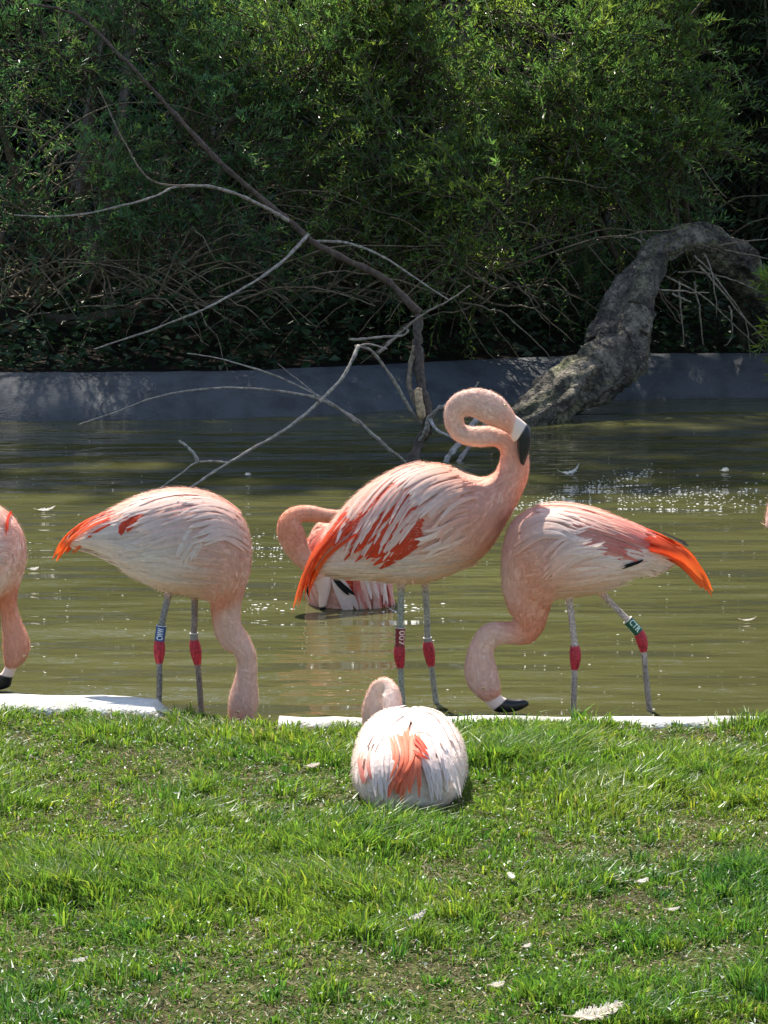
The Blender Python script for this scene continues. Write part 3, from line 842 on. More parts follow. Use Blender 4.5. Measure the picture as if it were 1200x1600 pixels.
bE.bill([(28, 1041, 8, 1041, .015, .03), (22, 1053, 3, 1050, .0135, .03), (19, 1062, -4, 1056, .0125, .03), (15, 1073, -10, 1064, .0105, .03), (0, 1078, -14, 1071, .007, .03), (-14, 1077, -16, 1075, .002, .03)], 1.45)
bE.eye(38, 1025, (15, 18))
bE.finish(11, 3600, 3000, fuzz=4000)

# --- bird cut by the right border, head laid back over its body
stF = [(a + 411, b - 57, c + 411, d - 57, w) for a, b, c, d, w in [q[:5] for q in stR[:8]]] + [
       (1207, 770, 1265, 885, .090), (1198, 800, 1255, 865, .070), (1196, 822, 1245, 835, .050), (1201, 800, 1240, 812, .036), (1212, 776, 1243, 795, .029),
       (1226, 756, 1250, 780, .026), (1248, 744, 1262, 772, .024), (1275, 742, 1280, 774, .025), (1303, 748, 1297, 786, .027), (1322, 762, 1310, 796, .024), (1333, 778, 1318, 803, .016)]
colF = colR[:8] + ['PPP', 'PPH', 'PHH', 'NHH', 'NNN', 'NNN', 'NNN', 'NNN', 'NNN', 'NHH', 'HHH']
bF = Bird('flamingo resting in the pond with its neck folded back over its body', 8.45, stF, colF, 15, group='flamingos wading in the pond')
bF.tract([(1421, 771), (1463, 789), (1497, 819), (1518, 863)], [(1426, 809), (1456, 813), (1486, 827), (1508, 857)], 14, .0095, p['C'], p['R'], to='tail', spread=.014, jp=2.5, tip=0)
bF.tract([(1276, 736), (1346, 746), (1431, 781)], [(1271, 793), (1326, 793), (1401, 813)], 26, .012, p['P'], p['Q'], edge=p['P'], lift=.003, tip=.003)
bF.leg([(1298, 862), (1300, 880), (1304, 910), (1306, 940), (1308, 965), (1308, 985), (1308, 1020), (1307, 1060)], -.03, (952, 987), (.33, .29, .26))
bF.leg([(1341, 858), (1340, 880), (1341, 910), (1343, 940), (1346, 965), (1347, 985), (1349, 1020), (1352, 1060)], .03, (952, 987), (.33, .29, .26))
bF.bill([(1335, 776, 1316, 803, .0155, 0), (1345, 788, 1326, 807, .013, 0), (1353, 800, 1336, 811, .011, 0), (1354, 813, 1342, 816, .008, 0), (1351, 824, 1349, 824, .002, 0)], 1.4)
bF.eye(1318, 772, (15, 18))
bF.finish(10, 3600, 2600, fuzz=4000)

# --- bathing bird behind the tall one: low in the water, neck looped down
YB = 9.45
stB = [(612, 905, 610, 965, .030), (602, 862, 602, 975, .080), (577, 832, 578, 985, .110), (547, 816, 548, 990, .120), (517, 812, 518, 985, .115), (494, 820, 497, 970, .090), (481, 845, 483, 945, .055), (476, 875, 477, 915, .02)]
bB = Bird('bathing flamingo half under water behind the tall one, its neck looped down into its feathers', YB, stB, ['CQQ', 'PQQ', 'PPQ', 'PPP', 'PPP', 'PPP', 'PQP', 'PQP'], 16, base=(W(545, 950, YB)[0], YB, 0.0), group='flamingos wading in the pond')
nk = [(600, 812, 588, 868, .040), (565, 796, 560, 826, .026, -.02), (520, 797, 517, 818, .022, -.06), (482, 790, 484, 815, .022, -.09), (453, 794, 470, 817, .023, -.11), (436, 811, 474, 826, .026, -.12), (433, 833, 478, 838, .029, -.12),
      (441, 855, 481, 852, .030, -.12), (457, 877, 488, 867, .028, -.12), (478, 896, 502, 882, .022, -.12), (492, 909, 512, 894, .016, -.12)]
sfN = Surf(np.array([W(a[0], a[1], YB + (a[5] if len(a) > 5 else 0)) for a in nk]), np.array([W(a[2], a[3], YB + (a[5] if len(a) > 5 else 0)) for a in nk]),
           np.array([(0, a[4], 0) for a in nk]), ['SSS', 'HHS', 'HSS', 'HSS', 'SSS', 'SSS', 'SSS', 'HSS', 'HHS', 'HHH', 'HHH'], 6)
sfN.geo(bB.body)
contour(bB.plum, sfN, 4000, 0, 10, .004, .010, .003, .0006, bB.r, 0.0, 0.05)
contour(bB.plum, sfN, 4000, 0, 10, .004, .008, .0007, .0026, bB.r, 0.0, 0.05, segs=2)
bB.tract([(525, 815), (505, 828), (487, 852)], [(535, 865), (512, 872), (492, 888)], 22, .013, p['P'], p['Q'], edge=p['C'], lift=.004, tip=.003)
bB.tract([(552, 880), (556, 915), (566, 955)], [(602, 872), (605, 912), (604, 955)], 26, .015, p['Q'], p['W'], lift=.006, tip=.006, mirror=False, jp=6, alt=[p['Q'], p['C'], p['P'], (.80, .34, .30), p['W']], order=.0005)
bB.tract([(550, 850), (545, 885), (540, 930)], [(595, 850), (598, 885), (600, 930)], 16, .016, p['C'], p['C'], lift=.002, mirror=False)
bB.tract([(530, 903), (545, 925), (560, 955)], [(520, 905), (528, 925), (540, 955)], 9, .015, p['W'], p['W'], lift=.012, mirror=False, jp=2)
bB.tract([(524, 902), (535, 914), (551, 926)], [(526, 904), (537, 916), (549, 927)], 2, .010, p['K'], p['K'], lift=.018, mirror=False, jp=1, cj=0)
bB.bill([(491, 908, 513, 893, .0155, -.12), (496, 920, 518, 908, .0135, -.12), (498, 932, 516, 924, .0115, -.12), (498, 945, 511, 942, .009, -.12), (502, 958, 507, 958, .003, -.12)], 3.2, (.74, .52, .42))
tb = Geo()
bB.tract([(499, 900), (500, 912), (502, 924)], [(500, 900), (501, 912), (503, 922)], 1, .009, p['K'], p['K'], lift=.06, mirror=False, jp=.3, cj=0)
bB.finish(7, 3600, 0, fuzz=3500, s_start=0.3)

# --- bird lying on the lawn, seen from behind
def rowS(Y, cx, hw, zt, zb):
    x = float(W(cx, 1150, Y)[0]); zt -= .018 * min(1, (zt - .15) / .07)
    return (x, Y, zt), (x, Y, zb), (hw, 0, 0)
rS = [rowS(6.46, 637, .036, .170, .095), rowS(6.48, 637, .074, .200, .075), rowS(6.52, 638, .096, .222, .064), rowS(6.58, 639, .109, .236, .058), rowS(6.68, 640, .113, .242, .055),
      rowS(6.78, 640, .110, .240, .06), rowS(6.88, 638, .098, .228, .07), rowS(6.97, 632, .074, .208, .09), rowS(7.04, 622, .045, .185, .12)]
def limb(px, py, Y, r, dirpx):
    c = W(px, py, Y); k = r * F_PX / Y
    u = np.array(dirpx, float); u /= np.linalg.norm(u)
    a = W(px + u[0] * k, py + u[1] * k, Y); b = W(px - u[0] * k, py - u[1] * k, Y)
    return tuple(a), tuple(b), (0, r, 0)
rS += [limb(612, 1135, 6.985, .024, (-1, -.2)), limb(614, 1112, 6.985, .020, (-1, -.03)), limb(613, 1092, 6.99, .0185, (-1, .1)), limb(609, 1079, 7.00, .0175, (-.85, .55)),
       limb(601, 1072, 7.02, .0175, (-.2, 1)), limb(594, 1076, 7.04, .019, (.75, .75)), limb(589, 1090, 7.05, .0235, (1, .25)), limb(586, 1108, 7.055, .0265, (1, .05)),
       limb(586, 1128, 7.06, .0265, (1, 0)), limb(588, 1146, 7.06, .021, (1, 0)), limb(590, 1158, 7.06, .015, (1, 0))]
US, LS, LT = [np.array(v, float) for v in zip(*rS)]
# keep the section frame turning steadily at the neck root (upper side ends up on the inside of the curl)
cleft = lambda th: 1 - 0.12 * np.exp(-(((th + math.pi) % (2 * math.pi) - math.pi) / 0.17) ** 2) + 0.07 * np.sin(th) ** 2 * np.clip(-np.cos(th) + .25, 0, 1) + 0.03 * np.sin(2 * th) ** 2
colS = ['WWW'] * 8 + ['WNN'] + ['NNN'] * 12
colS = colS[:len(rS)]
bS = Bird('white and pink flamingo lying on the grass with its back turned, coral tail tuft showing', 6.7, None, colS[:9], 17, base=(float(US[4][0]), 6.7, .10),
          stations3=(US[:9], LS[:9], LT[:9]), shape=cleft, mirror=False)
sfS = Surf(US[9:], LS[9:], LT[9:], ['WWN'] * (len(rS) - 9), 6)
sfS.geo(bS.body)
contour(bS.plum, sfS, 3600, 0, len(rS) - 11, .004, .010, .003, .0006, bS.r, 0.0, 0.04)
contour(bS.plum, sfS, 3600, 0, len(rS) - 11, .004, .008, .0007, .0026, bS.r, 0.0, 0.05, segs=2)
pw = (.88, .74, .69)
bS.tract([(632, 1118), (583, 1138), (552, 1238)], [(634, 1125), (618, 1165), (606, 1242)], 9, .030, pw, pw, edge=p['P'], order=.0008, lift=.003, tip=.0008, M=10, mirror=False, clamp=1.5)
bS.tract([(646, 1116), (697, 1138), (729, 1236)], [(646, 1122), (662, 1165), (676, 1242)], 9, .030, pw, pw, edge=p['P'], order=.0008, lift=.003, tip=.0008, M=10, mirror=False, clamp=1.5)
bS.tract([(630, 1112), (590, 1122), (566, 1170)], [(634, 1120), (620, 1145), (606, 1180)], 14, .017, pw, pw, lift=.006, tip=.001, order=.0007, mirror=False, clamp=1.5)
bS.tract([(650, 1112), (690, 1122), (714, 1170)], [(646, 1120), (658, 1145), (672, 1180)], 14, .017, pw, pw, lift=.006, tip=.001, order=.0007, mirror=False, clamp=1.5)
bS.tract([(565, 1180), (560, 1200), (572, 1225)], [(585, 1180), (582, 1200), (590, 1226)], 4, .012, p['P'], p['Q'], lift=.009, tip=.002, mirror=False)
bS.tract([(600, 1172), (590, 1200), (598, 1238)], [(628, 1172), (622, 1200), (622, 1240)], 30, .009, pw, pw, to='plum', lift=.012, tip=.008, mirror=False, jp=3, sj=.3)
bS.tract([(655, 1165), (690, 1178), (696, 1226)], [(648, 1180), (660, 1200), (668, 1238)], 34, .009, pw, pw, to='plum', lift=.012, tip=.008, mirror=False, jp=3, sj=.3)
bS.tract([(616, 1160), (626, 1195), (618, 1238)], [(655, 1160), (650, 1198), (640, 1232)], 26, .0075, (.82, .27, .16), (.84, .20, .10), to='tail', lift=.016, tip=.010, mirror=False, jp=5, M=10, order=.0003)
bS.tract([(652, 1160), (660, 1175), (664, 1188)], [(645, 1185), (655, 1190), (662, 1194)], 4, .007, p['C'], p['C'], to='tail', lift=.022, tip=.002, mirror=False, jp=1)
bS.finish(8, 4600, 0, fuzz=5000, s_start=0.2)

# ------------------------------------------------------------------ branches and trunk in the water
def px_curve(pts, sub=6):
    """pts: (px, py, distance) -> smooth world curve"""
    a = catmull(np.array(pts, float), sub)
    return W(a[:, 0], a[:, 1], a[:, 2]), a

def wiggle(P, amp, r):
    n = len(P)
    k = np.cumsum(r.normal(size=(n, 3)), 0)
    k -= np.linspace(0, 1, n)[:, None] * k[-1]
    return P + k * amp

DEAD = (.30, .26, .215); DARKB = (.085, .06, .042)
db = thing('dead_branch', 'bare pale dead branch with forking limbs rising from the water behind the tall flamingo', 'branch', W(648, 722, 12.7))
ro = np.array(db.location)
limbs = [
 # main stem, then its limbs: (points), r0, r1, colour
 ([(636, 735, 12.6), (655, 690, 12.7), (664, 660, 12.7), (652, 600, 12.75), (648, 540, 12.8), (655, 490, 12.85)], .030, .022, DARKB, 'stem'),
 ([(655, 490, 12.85), (600, 435, 12.9), (540, 400, 12.95), (490, 372, 13), (430, 322, 13.05), (340, 245, 13.1), (260, 160, 13.2), (200, 95, 13.2), (130, 28, 13.3), (85, 12, 13.3), (45, 8, 13.3)], .018, .005, (.085, .058, .04), 'limb'),
 ([(482, 366, 13), (455, 395, 12.9), (420, 425, 12.8), (360, 460, 12.7), (300, 490, 12.6), (220, 520, 12.6), (146, 546, 12.6)], .0085, .003, DEAD, 'limb'),
 ([(450, 345, 13), (400, 318, 12.9), (345, 295, 12.8), (300, 289, 12.8), (270, 292, 12.8), (230, 310, 12.7), (160, 328, 12.7), (90, 338, 12.7), (22, 336, 12.7)], .0085, .003, DEAD, 'limb'),
 ([(300, 290, 12.8), (255, 288, 12.8), (222, 270, 12.8), (190, 215, 12.85), (168, 170, 12.9), (152, 136, 12.9)], .005, .0022, (.2, .15, .11), 'limb'),
 ([(490, 377, 13), (540, 380, 13), (590, 398, 13), (640, 430, 13), (700, 468, 13)], .007, .003, DEAD, 'limb'),
 ([(560, 540, 12.5), (540, 585, 12.4), (500, 630, 12.3), (450, 670, 12.2), (390, 705, 12.1), (330, 740, 12.0), (296, 764, 11.95)], .0085, .006, DEAD, 'limb'),
 ([(355, 722, 12.05), (310, 722, 12.0), (285, 738, 11.95), (250, 764, 11.9)], .005, .0035, DEAD, 'limb'),
 ([(309, 722, 12.0), (300, 705, 12.0), (280, 688, 12.0)], .0085, .005, (.36, .33, .30), 'limb'),
 ([(632, 722, 12.5), (600, 695, 12.4), (560, 660, 12.4), (520, 635, 12.4), (480, 617, 12.4), (420, 608, 12.4), (330, 606, 12.4), (250, 618, 12.4), (180, 645, 12.4), (122, 664, 12.4)], .0085, .0028, DEAD, 'limb'),
 ([(560, 662, 12.4), (520, 632, 12.4), (470, 605, 12.5), (410, 580, 12.5), (350, 562, 12.6), (292, 552, 12.6)], .006, .0025, DEAD, 'limb'),
 ([(500, 630, 12.3), (485, 610, 12.3), (455, 585, 12.4), (434, 568, 12.4)], .004, .002, (.2, .17, .14), 'limb'),
 ([(664, 665, 12.7), (640, 640, 12.65), (615, 595, 12.6), (590, 560, 12.55), (575, 545, 12.5), (555, 541, 12.5)], .0085, .006, DEAD, 'limb'),
 ([(557, 541, 12.5), (580, 538, 12.5), (605, 545, 12.5)], .006, .003, DEAD, 'limb'),
 ([(590, 552, 12.55), (620, 525, 12.6), (660, 492, 12.6), (700, 470, 12.6), (735, 446, 12.6)], .008, .003, (.22, .18, .14), 'limb'),
 ([(545, 530, 12.6), (590, 527, 12.6), (625, 525, 12.6), (638, 517, 12.6), (630, 513, 12.6)], .006, .004, DEAD, 'limb'),
 ([(655, 692, 12.7), (668, 672, 12.6), (672, 655, 12.6), (684, 642, 12.55), (700, 632, 12.55), (730, 620, 12.5), (748, 597, 12.5)], .014, .004, DEAD, 'limb'),
 ([(672, 655, 12.6), (680, 668, 12.5), (700, 680, 12.5), (730, 690, 12.5)], .008, .006, (.4, .37, .33), 'limb'),
 ([(745, 655, 12.9), (720, 690, 12.8), (700, 715, 12.7), (690, 735, 12.7)], .014, .014, (.30, .28, .25), 'limb'),
 ([(760, 660, 12.9), (735, 695, 12.8), (715, 725, 12.7), (708, 742, 12.7)], .010, .012, (.22, .2, .18), 'limb'),
 ([(648, 540, 12.8), (640, 600, 12.75), (655, 640, 12.7)], .012, .016, (.2, .15, .10), 'limb'),
]
rb = np.random.default_rng(21)
for pts, r0, r1, c, nm in limbs:
    P, _ = px_curve(pts, 8)
    P = wiggle(P, r0 * 0.10, rb)
    V, F = tube(P, np.linspace(r0 * .86, r1 * .8, len(P)) * (1 + 0.14 * rb.normal(size=len(P))), 8, 0.05, int(rb.integers(1e6)))
    g = Geo(); g.add(V, F, jit(c, rb, len(V), 0.1))
    add(nm, g.build(nm, [M_TWIG], ro), db)
# broken pale wood on the stem
g = Geo()
P, _ = px_curve([(653, 606, 12.70), (656, 630, 12.67), (660, 655, 12.66)], 5)
V, F = tube(P, [.004] + [.016] * (len(P) - 2) + [.004], 8, 0.1, 5); g.add(V, F, (.52, .36, .20))
add('bare_wood', g.build('bare_wood', [M_TWIG], ro), db)

# the thick leaning trunk
lt = thing('leaning_trunk', 'thick gnarled willow trunk arching from the far bank down into the pond', 'tree trunk', W(1195, 590, 15.9))
lo = np.array(lt.location)
tr = [(790, 690, 13.85), (822, 655, 14.0), (870, 618, 14.15), (920, 590, 14.3), (958, 560, 14.45), (972, 520, 14.6), (985, 475, 14.7), (1008, 430, 14.85), (1028, 392, 15.0), (1070, 376, 15.15), (1110, 385, 15.3), (1152, 412, 15.45), (1178, 465, 15.6), (1188, 530, 15.75), (1200, 600, 15.9)]
tw = [31, 34, 37, 39, 42, 42, 37, 28, 22, 23, 29, 31, 30, 32, 42]
P, pa = px_curve(tr, 12)
wi = catmull(np.array(tw, float)[:, None], 12)[:, 0]
R = wi * pa[:, 2] / F_PX
P = P + .035 * (np.stack([fbm(np.arange(len(P)) * .16 + 9 * k, np.zeros(len(P)) + k, 2) for k in range(3)], -1) - .5)
T, N, B = frames(P)
sides = 64
aa = np.arange(sides) * 2 * math.pi / sides
ln = np.cumsum(np.r_[0, np.linalg.norm(np.diff(P, axis=0), axis=1)])
ridge = fbm((aa[None] * 3.0) + 0 * ln[:, None], ln[:, None] * 7 + 0 * aa[None], 4) - 0.5
big = fbm((np.cos(aa)[None] * 1.3 + 5) + 0 * ln[:, None], ln[:, None] * 4 + np.sin(aa)[None] * 1.3, 3) - 0.5
fine = fbm(aa[None] * 5 + 3 + 0 * ln[:, None], ln[:, None] * 22, 3) - .5
rad = R[:, None] * (1 + 0.50 * ridge + 0.55 * big + 0.22 * fine)
for kx, ka, kh in ((0.12, 2.2, .35), (0.32, 1.0, .3), (1.55, 1.6, .5), (0.9, 4.0, .3), (1.2, 2.6, .25)):    # burls
    da = (aa[None] - ka + math.pi) % (2 * math.pi) - math.pi
    rad = rad + R[:, None] * kh * np.exp(-((ln[:, None] - kx) / 0.06) ** 2 - (da / 0.5) ** 2)
V = P[:, None] + rad[..., None] * (np.cos(aa)[None, :, None] * N[:, None] + np.sin(aa)[None, :, None] * B[:, None])
moss = np.clip(fbm(aa[None] * 2 + 9 + 0 * ln[:, None], ln[:, None] * 5, 3) * 2 - 0.9, 0, 1)[..., None] * np.array([0.9])
Ct = np.array([.11, .098, .08]) * (1 - moss) + np.array([.10, .11, .035]) * moss
g = Geo(); g.add(V.reshape(-1, 3), [grid_faces(len(P), sides)], Ct.reshape(-1, 3))
add('trunk', g.build('trunk', [M_BARK], lo), lt)
# burl on the arch and thin bare shoots hanging from it
rt = np.random.default_rng(31)
shoots = [[(1085, 400, 15.1), (1130, 450, 15.0), (1165, 500, 15.0), (1172, 560, 15.0)], [(1100, 395, 15.1), (1115, 440, 15.0), (1120, 495, 15.0)],
          [(1030, 455, 14.7), (1070, 458, 14.6), (1108, 457, 14.6)], [(1050, 458, 14.65), (1070, 465, 14.6), (1080, 473, 14.6)], [(1090, 415, 15), (1140, 470, 15), (1190, 530, 15), (1215, 560, 15)],
          [(1140, 480, 15), (1146, 500, 15), (1142, 530, 15), (1132, 540, 15)], [(1005, 385, 15), (985, 375, 15), (960, 372, 14.9)], [(1007, 378, 15), (1000, 365, 15), (996, 358, 15)],
          [(1060, 440, 15.0), (1066, 500, 15), (1068, 540, 15)], [(1085, 440, 15.0), (1092, 500, 15), (1100, 540, 15)], [(1120, 385, 15.2), (1160, 378, 15.1), (1200, 372, 15.0)],
          [(1130, 390, 15.2), (1170, 400, 15.1), (1215, 408, 15.0)], [(1060, 425, 15.1), (1110, 430, 15.1), (1160, 445, 15), (1210, 470, 15)], [(1040, 430, 15), (1090, 455, 15), (1130, 490, 15), (1195, 550, 15)]]
for pts in shoots:
    P, _ = px_curve(pts, 6)
    P = wiggle(P, .003, rt)
    V, F = tube(P, np.linspace(.0055, .0022, len(P)), 5)
    g = Geo(); g.add(V, F, jit((.27, .22, .15), rt, len(V), .1)); add('shoot', g.build('shoot', [M_TWIG], lo), lt)

# ------------------------------------------------------------------ shrubs and trees on the far bank
def leaf_batch(base, d, up, L, wd, col, fold=0.25):
    """n leaves: base points, directions, up vectors, lengths -> V, F, C   (one folded quad each)"""
    n = len(base)
    sd_ = norm(np.cross(d, up)); nn = np.cross(sd_, d)
    m = base + d * (L * 0.45)[:, None]
    V = np.stack([base, m - sd_ * (wd / 2)[:, None] + nn * (wd * fold)[:, None], base + d * L[:, None] - nn * (L * .06)[:, None], m + sd_ * (wd / 2)[:, None] + nn * (wd * fold)[:, None]], 1)
    k = np.arange(n)[:, None] * 4
    return V.reshape(-1, 3), k + np.array([0, 1, 2, 3]), np.repeat(col, 4, 0)

def sprays(g, gt, c, n, rad, r, nl=16, tw=(.22, .42), leafL=(.05, .085), leafW=.0095, col=(.05, .11, .03), yel=0.3, upb=0.45, out=0.7, shell=0.45, clump=0.0):
    """n leafy twigs filling an ellipsoid at c"""
    u = norm(r.normal(size=(n, 3)))
    q = (shell + (1 - shell) * r.random((n, 1))) ** 0.7
    p0 = c + u * q * np.array(rad)
    if clump:                                     # gather the twigs into tufts with gaps between them
        kc = max(3, n // 14)
        cc_ = p0[:kc]
        own = r.integers(kc, size=n)
        p0 = cc_[own] + r.normal(size=(n, 3)) * clump
        u = norm(u + 1.2 * norm(cc_[own] - c))
    d = norm(u * out + np.array([0, -0.25, upb]) + 0.45 * r.normal(size=(n, 3)))
    Lt = tw[0] + (tw[1] - tw[0]) * r.random(n)
    droop = 0.25 + 0.3 * r.random(n)
    base_c = np.array(col) * (0.75 + 0.5 * r.random((n, 1)))
    ye = (r.random((n, 1)) < yel)
    base_c = np.where(ye, base_c * np.array([1.65, 1.25, 0.9]), base_c)
    t = (np.arange(nl) + 0.6) / nl
    pos = p0[:, None] + d[:, None] * (Lt[:, None, None] * t[None, :, None]) + np.array([0, 0, -1.0]) * (droop * Lt)[:, None, None] * (t ** 2)[None, :, None]
    ld = norm(d[:, None] * 0.75 + 0.75 * norm(r.normal(size=(n, nl, 3))) + np.array([0, 0, .12]))
    up = norm(r.normal(size=(n, nl, 3)) + np.array([0, 0, .6]))
    Ll = (leafL[0] + (leafL[1] - leafL[0]) * r.random((n, nl))) * (1 - 0.35 * t[None] ** 3)
    cc = np.repeat(base_c[:, None], nl, 1) * (0.8 + 0.4 * r.random((n, nl, 1)))
    V, F, C = leaf_batch(pos.reshape(-1, 3), ld.reshape(-1, 3), up.reshape(-1, 3), Ll.ravel(), np.full(n * nl, leafW) * (0.8 + .4 * r.random(n * nl)), cc.reshape(-1, 3))
    g.add(V, [F], C)
    # twig as a thin three-sided prism of two joints
    e = np.stack([p0 - d * 0.12, p0 + d * (Lt * .5)[:, None] - np.array([0, 0, 1.]) * (droop * Lt * .25)[:, None], p0 + d * Lt[:, None] - np.array([0, 0, 1.]) * (droop * Lt)[:, None]], 1)
    s1 = norm(np.cross(d, np.array([0.2, 0.3, 1.0]))); s2 = np.cross(d, s1)
    rr = np.array([.0035, .0025, .001])
    ring = np.stack([s1, -0.5 * s1 + .87 * s2, -0.5 * s1 - .87 * s2], 1)
    V = e[:, :, None] + ring[:, None] * rr[None, :, None, None]
    k = np.arange(n)[:, None, None] * 9
    F = np.concatenate([(k[:, 0] + np.array([3 * a + b, 3 * a + (b + 1) % 3, 3 * a + 3 + (b + 1) % 3, 3 * a + 3 + b])) for a in range(2) for b in range(3)])
    gt.add(V.reshape(-1, 3), [F], jit((.10, .075, .04), r, n * 9, .15))

def shrub(name, label, cat, base, blobs, seed, group, col, nl=16, leafL=(.05, .085), leafW=.0095, yel=.3, mat=None, stems=True, upb=.45, tw=(.22, .42), bare=0, trunk_r=.045, trunk_c=(.12, .09, .06), clump=.0):
    r = np.random.default_rng(seed)
    base = np.array([base[0], base[1], float(ground_z(np.array(base[0]), np.array(base[1])))])
    root = thing(name, label, cat, base, group)
    g = Geo(); gt = Geo()
    for c, rad, n in blobs:
        sprays(g, gt, np.array(c), n, rad, r, nl=nl, leafL=leafL, leafW=leafW, col=col, yel=yel, upb=upb, tw=tw, clump=clump)
        if stems:
            s0 = base + np.array([r.normal() * .12, r.normal() * .1, -0.05])
            e = np.array(c) + r.normal(size=3) * np.array(rad) * .3
            mid = s0 * .5 + e * .5 + np.array([r.normal() * .15, r.normal() * .15, -.15 * (e[2] - s0[2])])
            P = catmull(np.array([s0, mid, e]), 8)
            V, F = tube(wiggle(P, .008, r), np.linspace(trunk_r, trunk_r * .25, len(P)), 7)
            tg = Geo(); tg.add(V, F, jit(trunk_c, r, len(V), .1))
            add('trunk', tg.build('trunk', [M_TWIG], base), root)
    for _ in range(bare):
        c, rad, n = blobs[r.integers(len(blobs))]
        s0 = np.array(c) + r.normal(size=3) * np.array(rad) * .5
        s0[2] = max(s0[2] * 0.55, base[2] + .1)
        a = r.random() * 2 * math.pi
        e = s0 + np.array([math.cos(a) * (.5 + .6 * r.random()), -0.3 * r.random(), -.35 + .7 * r.random()])
        mid = (s0 + e) / 2 + np.array([0, 0, .05 + .2 * r.random()])
        P = wiggle(catmull(np.array([s0, mid, e]), 7), .006, r)
        V, F = tube(P, np.linspace(.006, .0018, len(P)), 4)
        gt.add(V, F, jit((.20, .15, .09), r, len(V), .15))
    add('crown', g.build('crown', [mat or M_LEAF], base, smooth=False), root)
    if gt.n:
        o = add('twigs', gt.build('twigs', [M_TWIG], base), root); o['kind'] = 'stuff'
    return root

def B_(px, py, Y, rx, ry, rz, n):
    return (W(px, py, Y), (rx, ry, rz), n)

WG = 'willow shrubs on the far bank'
green = (.082, .138, .038); olive = (.085, .12, .022); blueg = (.062, .125, .050)
WL = dict(leafL=(.032, .066), leafW=.0085, clump=.07, nl=22)
shrub('willow_shrub', 'dense fresh green willow in the middle of the far bank, behind the bare branch', 'shrub', (0.1, 16.6),
      [B_(560, 110, 15.3, .50, 0.15, .28, 255), B_(690, 40, 15.5, .45, 0.18, .35, 255), B_(640, 230, 15.1, .45, 0.15, .25, 221), B_(480, 40, 15.6, .45, 0.18, .3, 187), B_(765, 320, 15.0, .26, 0.12, .26, 127), B_(560, 320, 15.2, .40, 0.12, .2, 127), B_(700, 400, 15.2, .3, 0.12, .16, 68),
       ((0.0, 17.2, 2.1), (1.0, .4, .5), 180), ((0.2, 17.8, 2.9), (.9, .4, .5), 126)], 41, WG, green, bare=90, yel=.4, **WL)
shrub('willow_shrub', 'rounded bright willow crown ending above the arched trunk', 'shrub', (1.35, 16.9),
      [B_(890, 100, 15.4, .42, 0.15, .30, 255), B_(1010, 110, 15.6, .26, 0.15, .32, 195), B_(980, 240, 15.3, .34, 0.15, .20, 195), B_(850, 220, 15.2, .36, 0.15, .26, 204), B_(1060, 230, 15.4, .12, 0.09, .15, 59), B_(880, 330, 15.5, .35, 0.12, .14, 59),
       ((1.1, 17.2, 2.1), (.8, .4, .5), 144), ((1.2, 17.8, 2.9), (.7, .4, .5), 99)], 42, WG, green, bare=18, yel=.3, **WL)
shrub('willow_shrub', 'dim willow thicket full of brown twigs at the left of the far bank', 'shrub', (-1.5, 16.2),
      [B_(40, 90, 15.4, .4, 0.15, .3, 127), B_(200, 60, 15.5, .45, 0.15, .28, 195), B_(330, 200, 15.2, .36, 0.15, .28, 187), B_(130, 300, 15.1, .4, 0.15, .22, 102), B_(290, 370, 15.0, .36, 0.12, .18, 110), B_(10, 350, 15.1, .15, 0.12, .12, 25), B_(400, 60, 15.6, .3, 0.15, .3, 136),
       ((-1.4, 17.2, 2.1), (1.0, .4, .5), 148), ((-1.5, 17.8, 2.9), (.9, .4, .5), 117)], 43, WG, blueg, bare=170, yel=.3, **WL)
shrub('willow_shrub', 'shaded low willow growth under the crowns above the bank wall', 'shrub', (0.7, 16.4),
      [B_(700, 440, 16.2, .45, 0.18, .16, 51), B_(850, 400, 16.2, .5, 0.18, .2, 93), B_(960, 340, 16.4, .5, 0.18, .2, 93), B_(420, 470, 16.3, .5, 0.18, .16, 42), B_(600, 400, 16.2, .5, 0.18, .2, 59), B_(80, 480, 16.3, .5, 0.18, .18, 93), B_(250, 510, 16.4, .5, 0.18, .14, 76), B_(1000, 470, 16.6, .5, 0.18, .16, 68)], 44, WG, blueg, bare=90, yel=.1, trunk_r=.018, **WL)
shrub('willow_shrub', 'leafy willow at the far left end of the pond', 'shrub', (-3.6, 16.4), [((-3.0, 15.7, 1.5), (.7, .4, .5), 330), ((-3.5, 16.5, 2.4), (.9, .6, .6), 360), ((-3.2, 16.9, 3.3), (.8, .5, .6), 220)], 45, WG, green, bare=40, **WL)
shrub('willow_shrub', 'small bright willow sprig hanging beside the arched trunk', 'shrub', (2.15, 15.8), [B_(1222, 470, 14.9, .05, .08, .14, 26), ((2.1, 15.6, 1.35), (.22, .2, .25), 50)], 46, WG, (.11, .17, .03), bare=4, tw=(.12, .2), yel=.5)

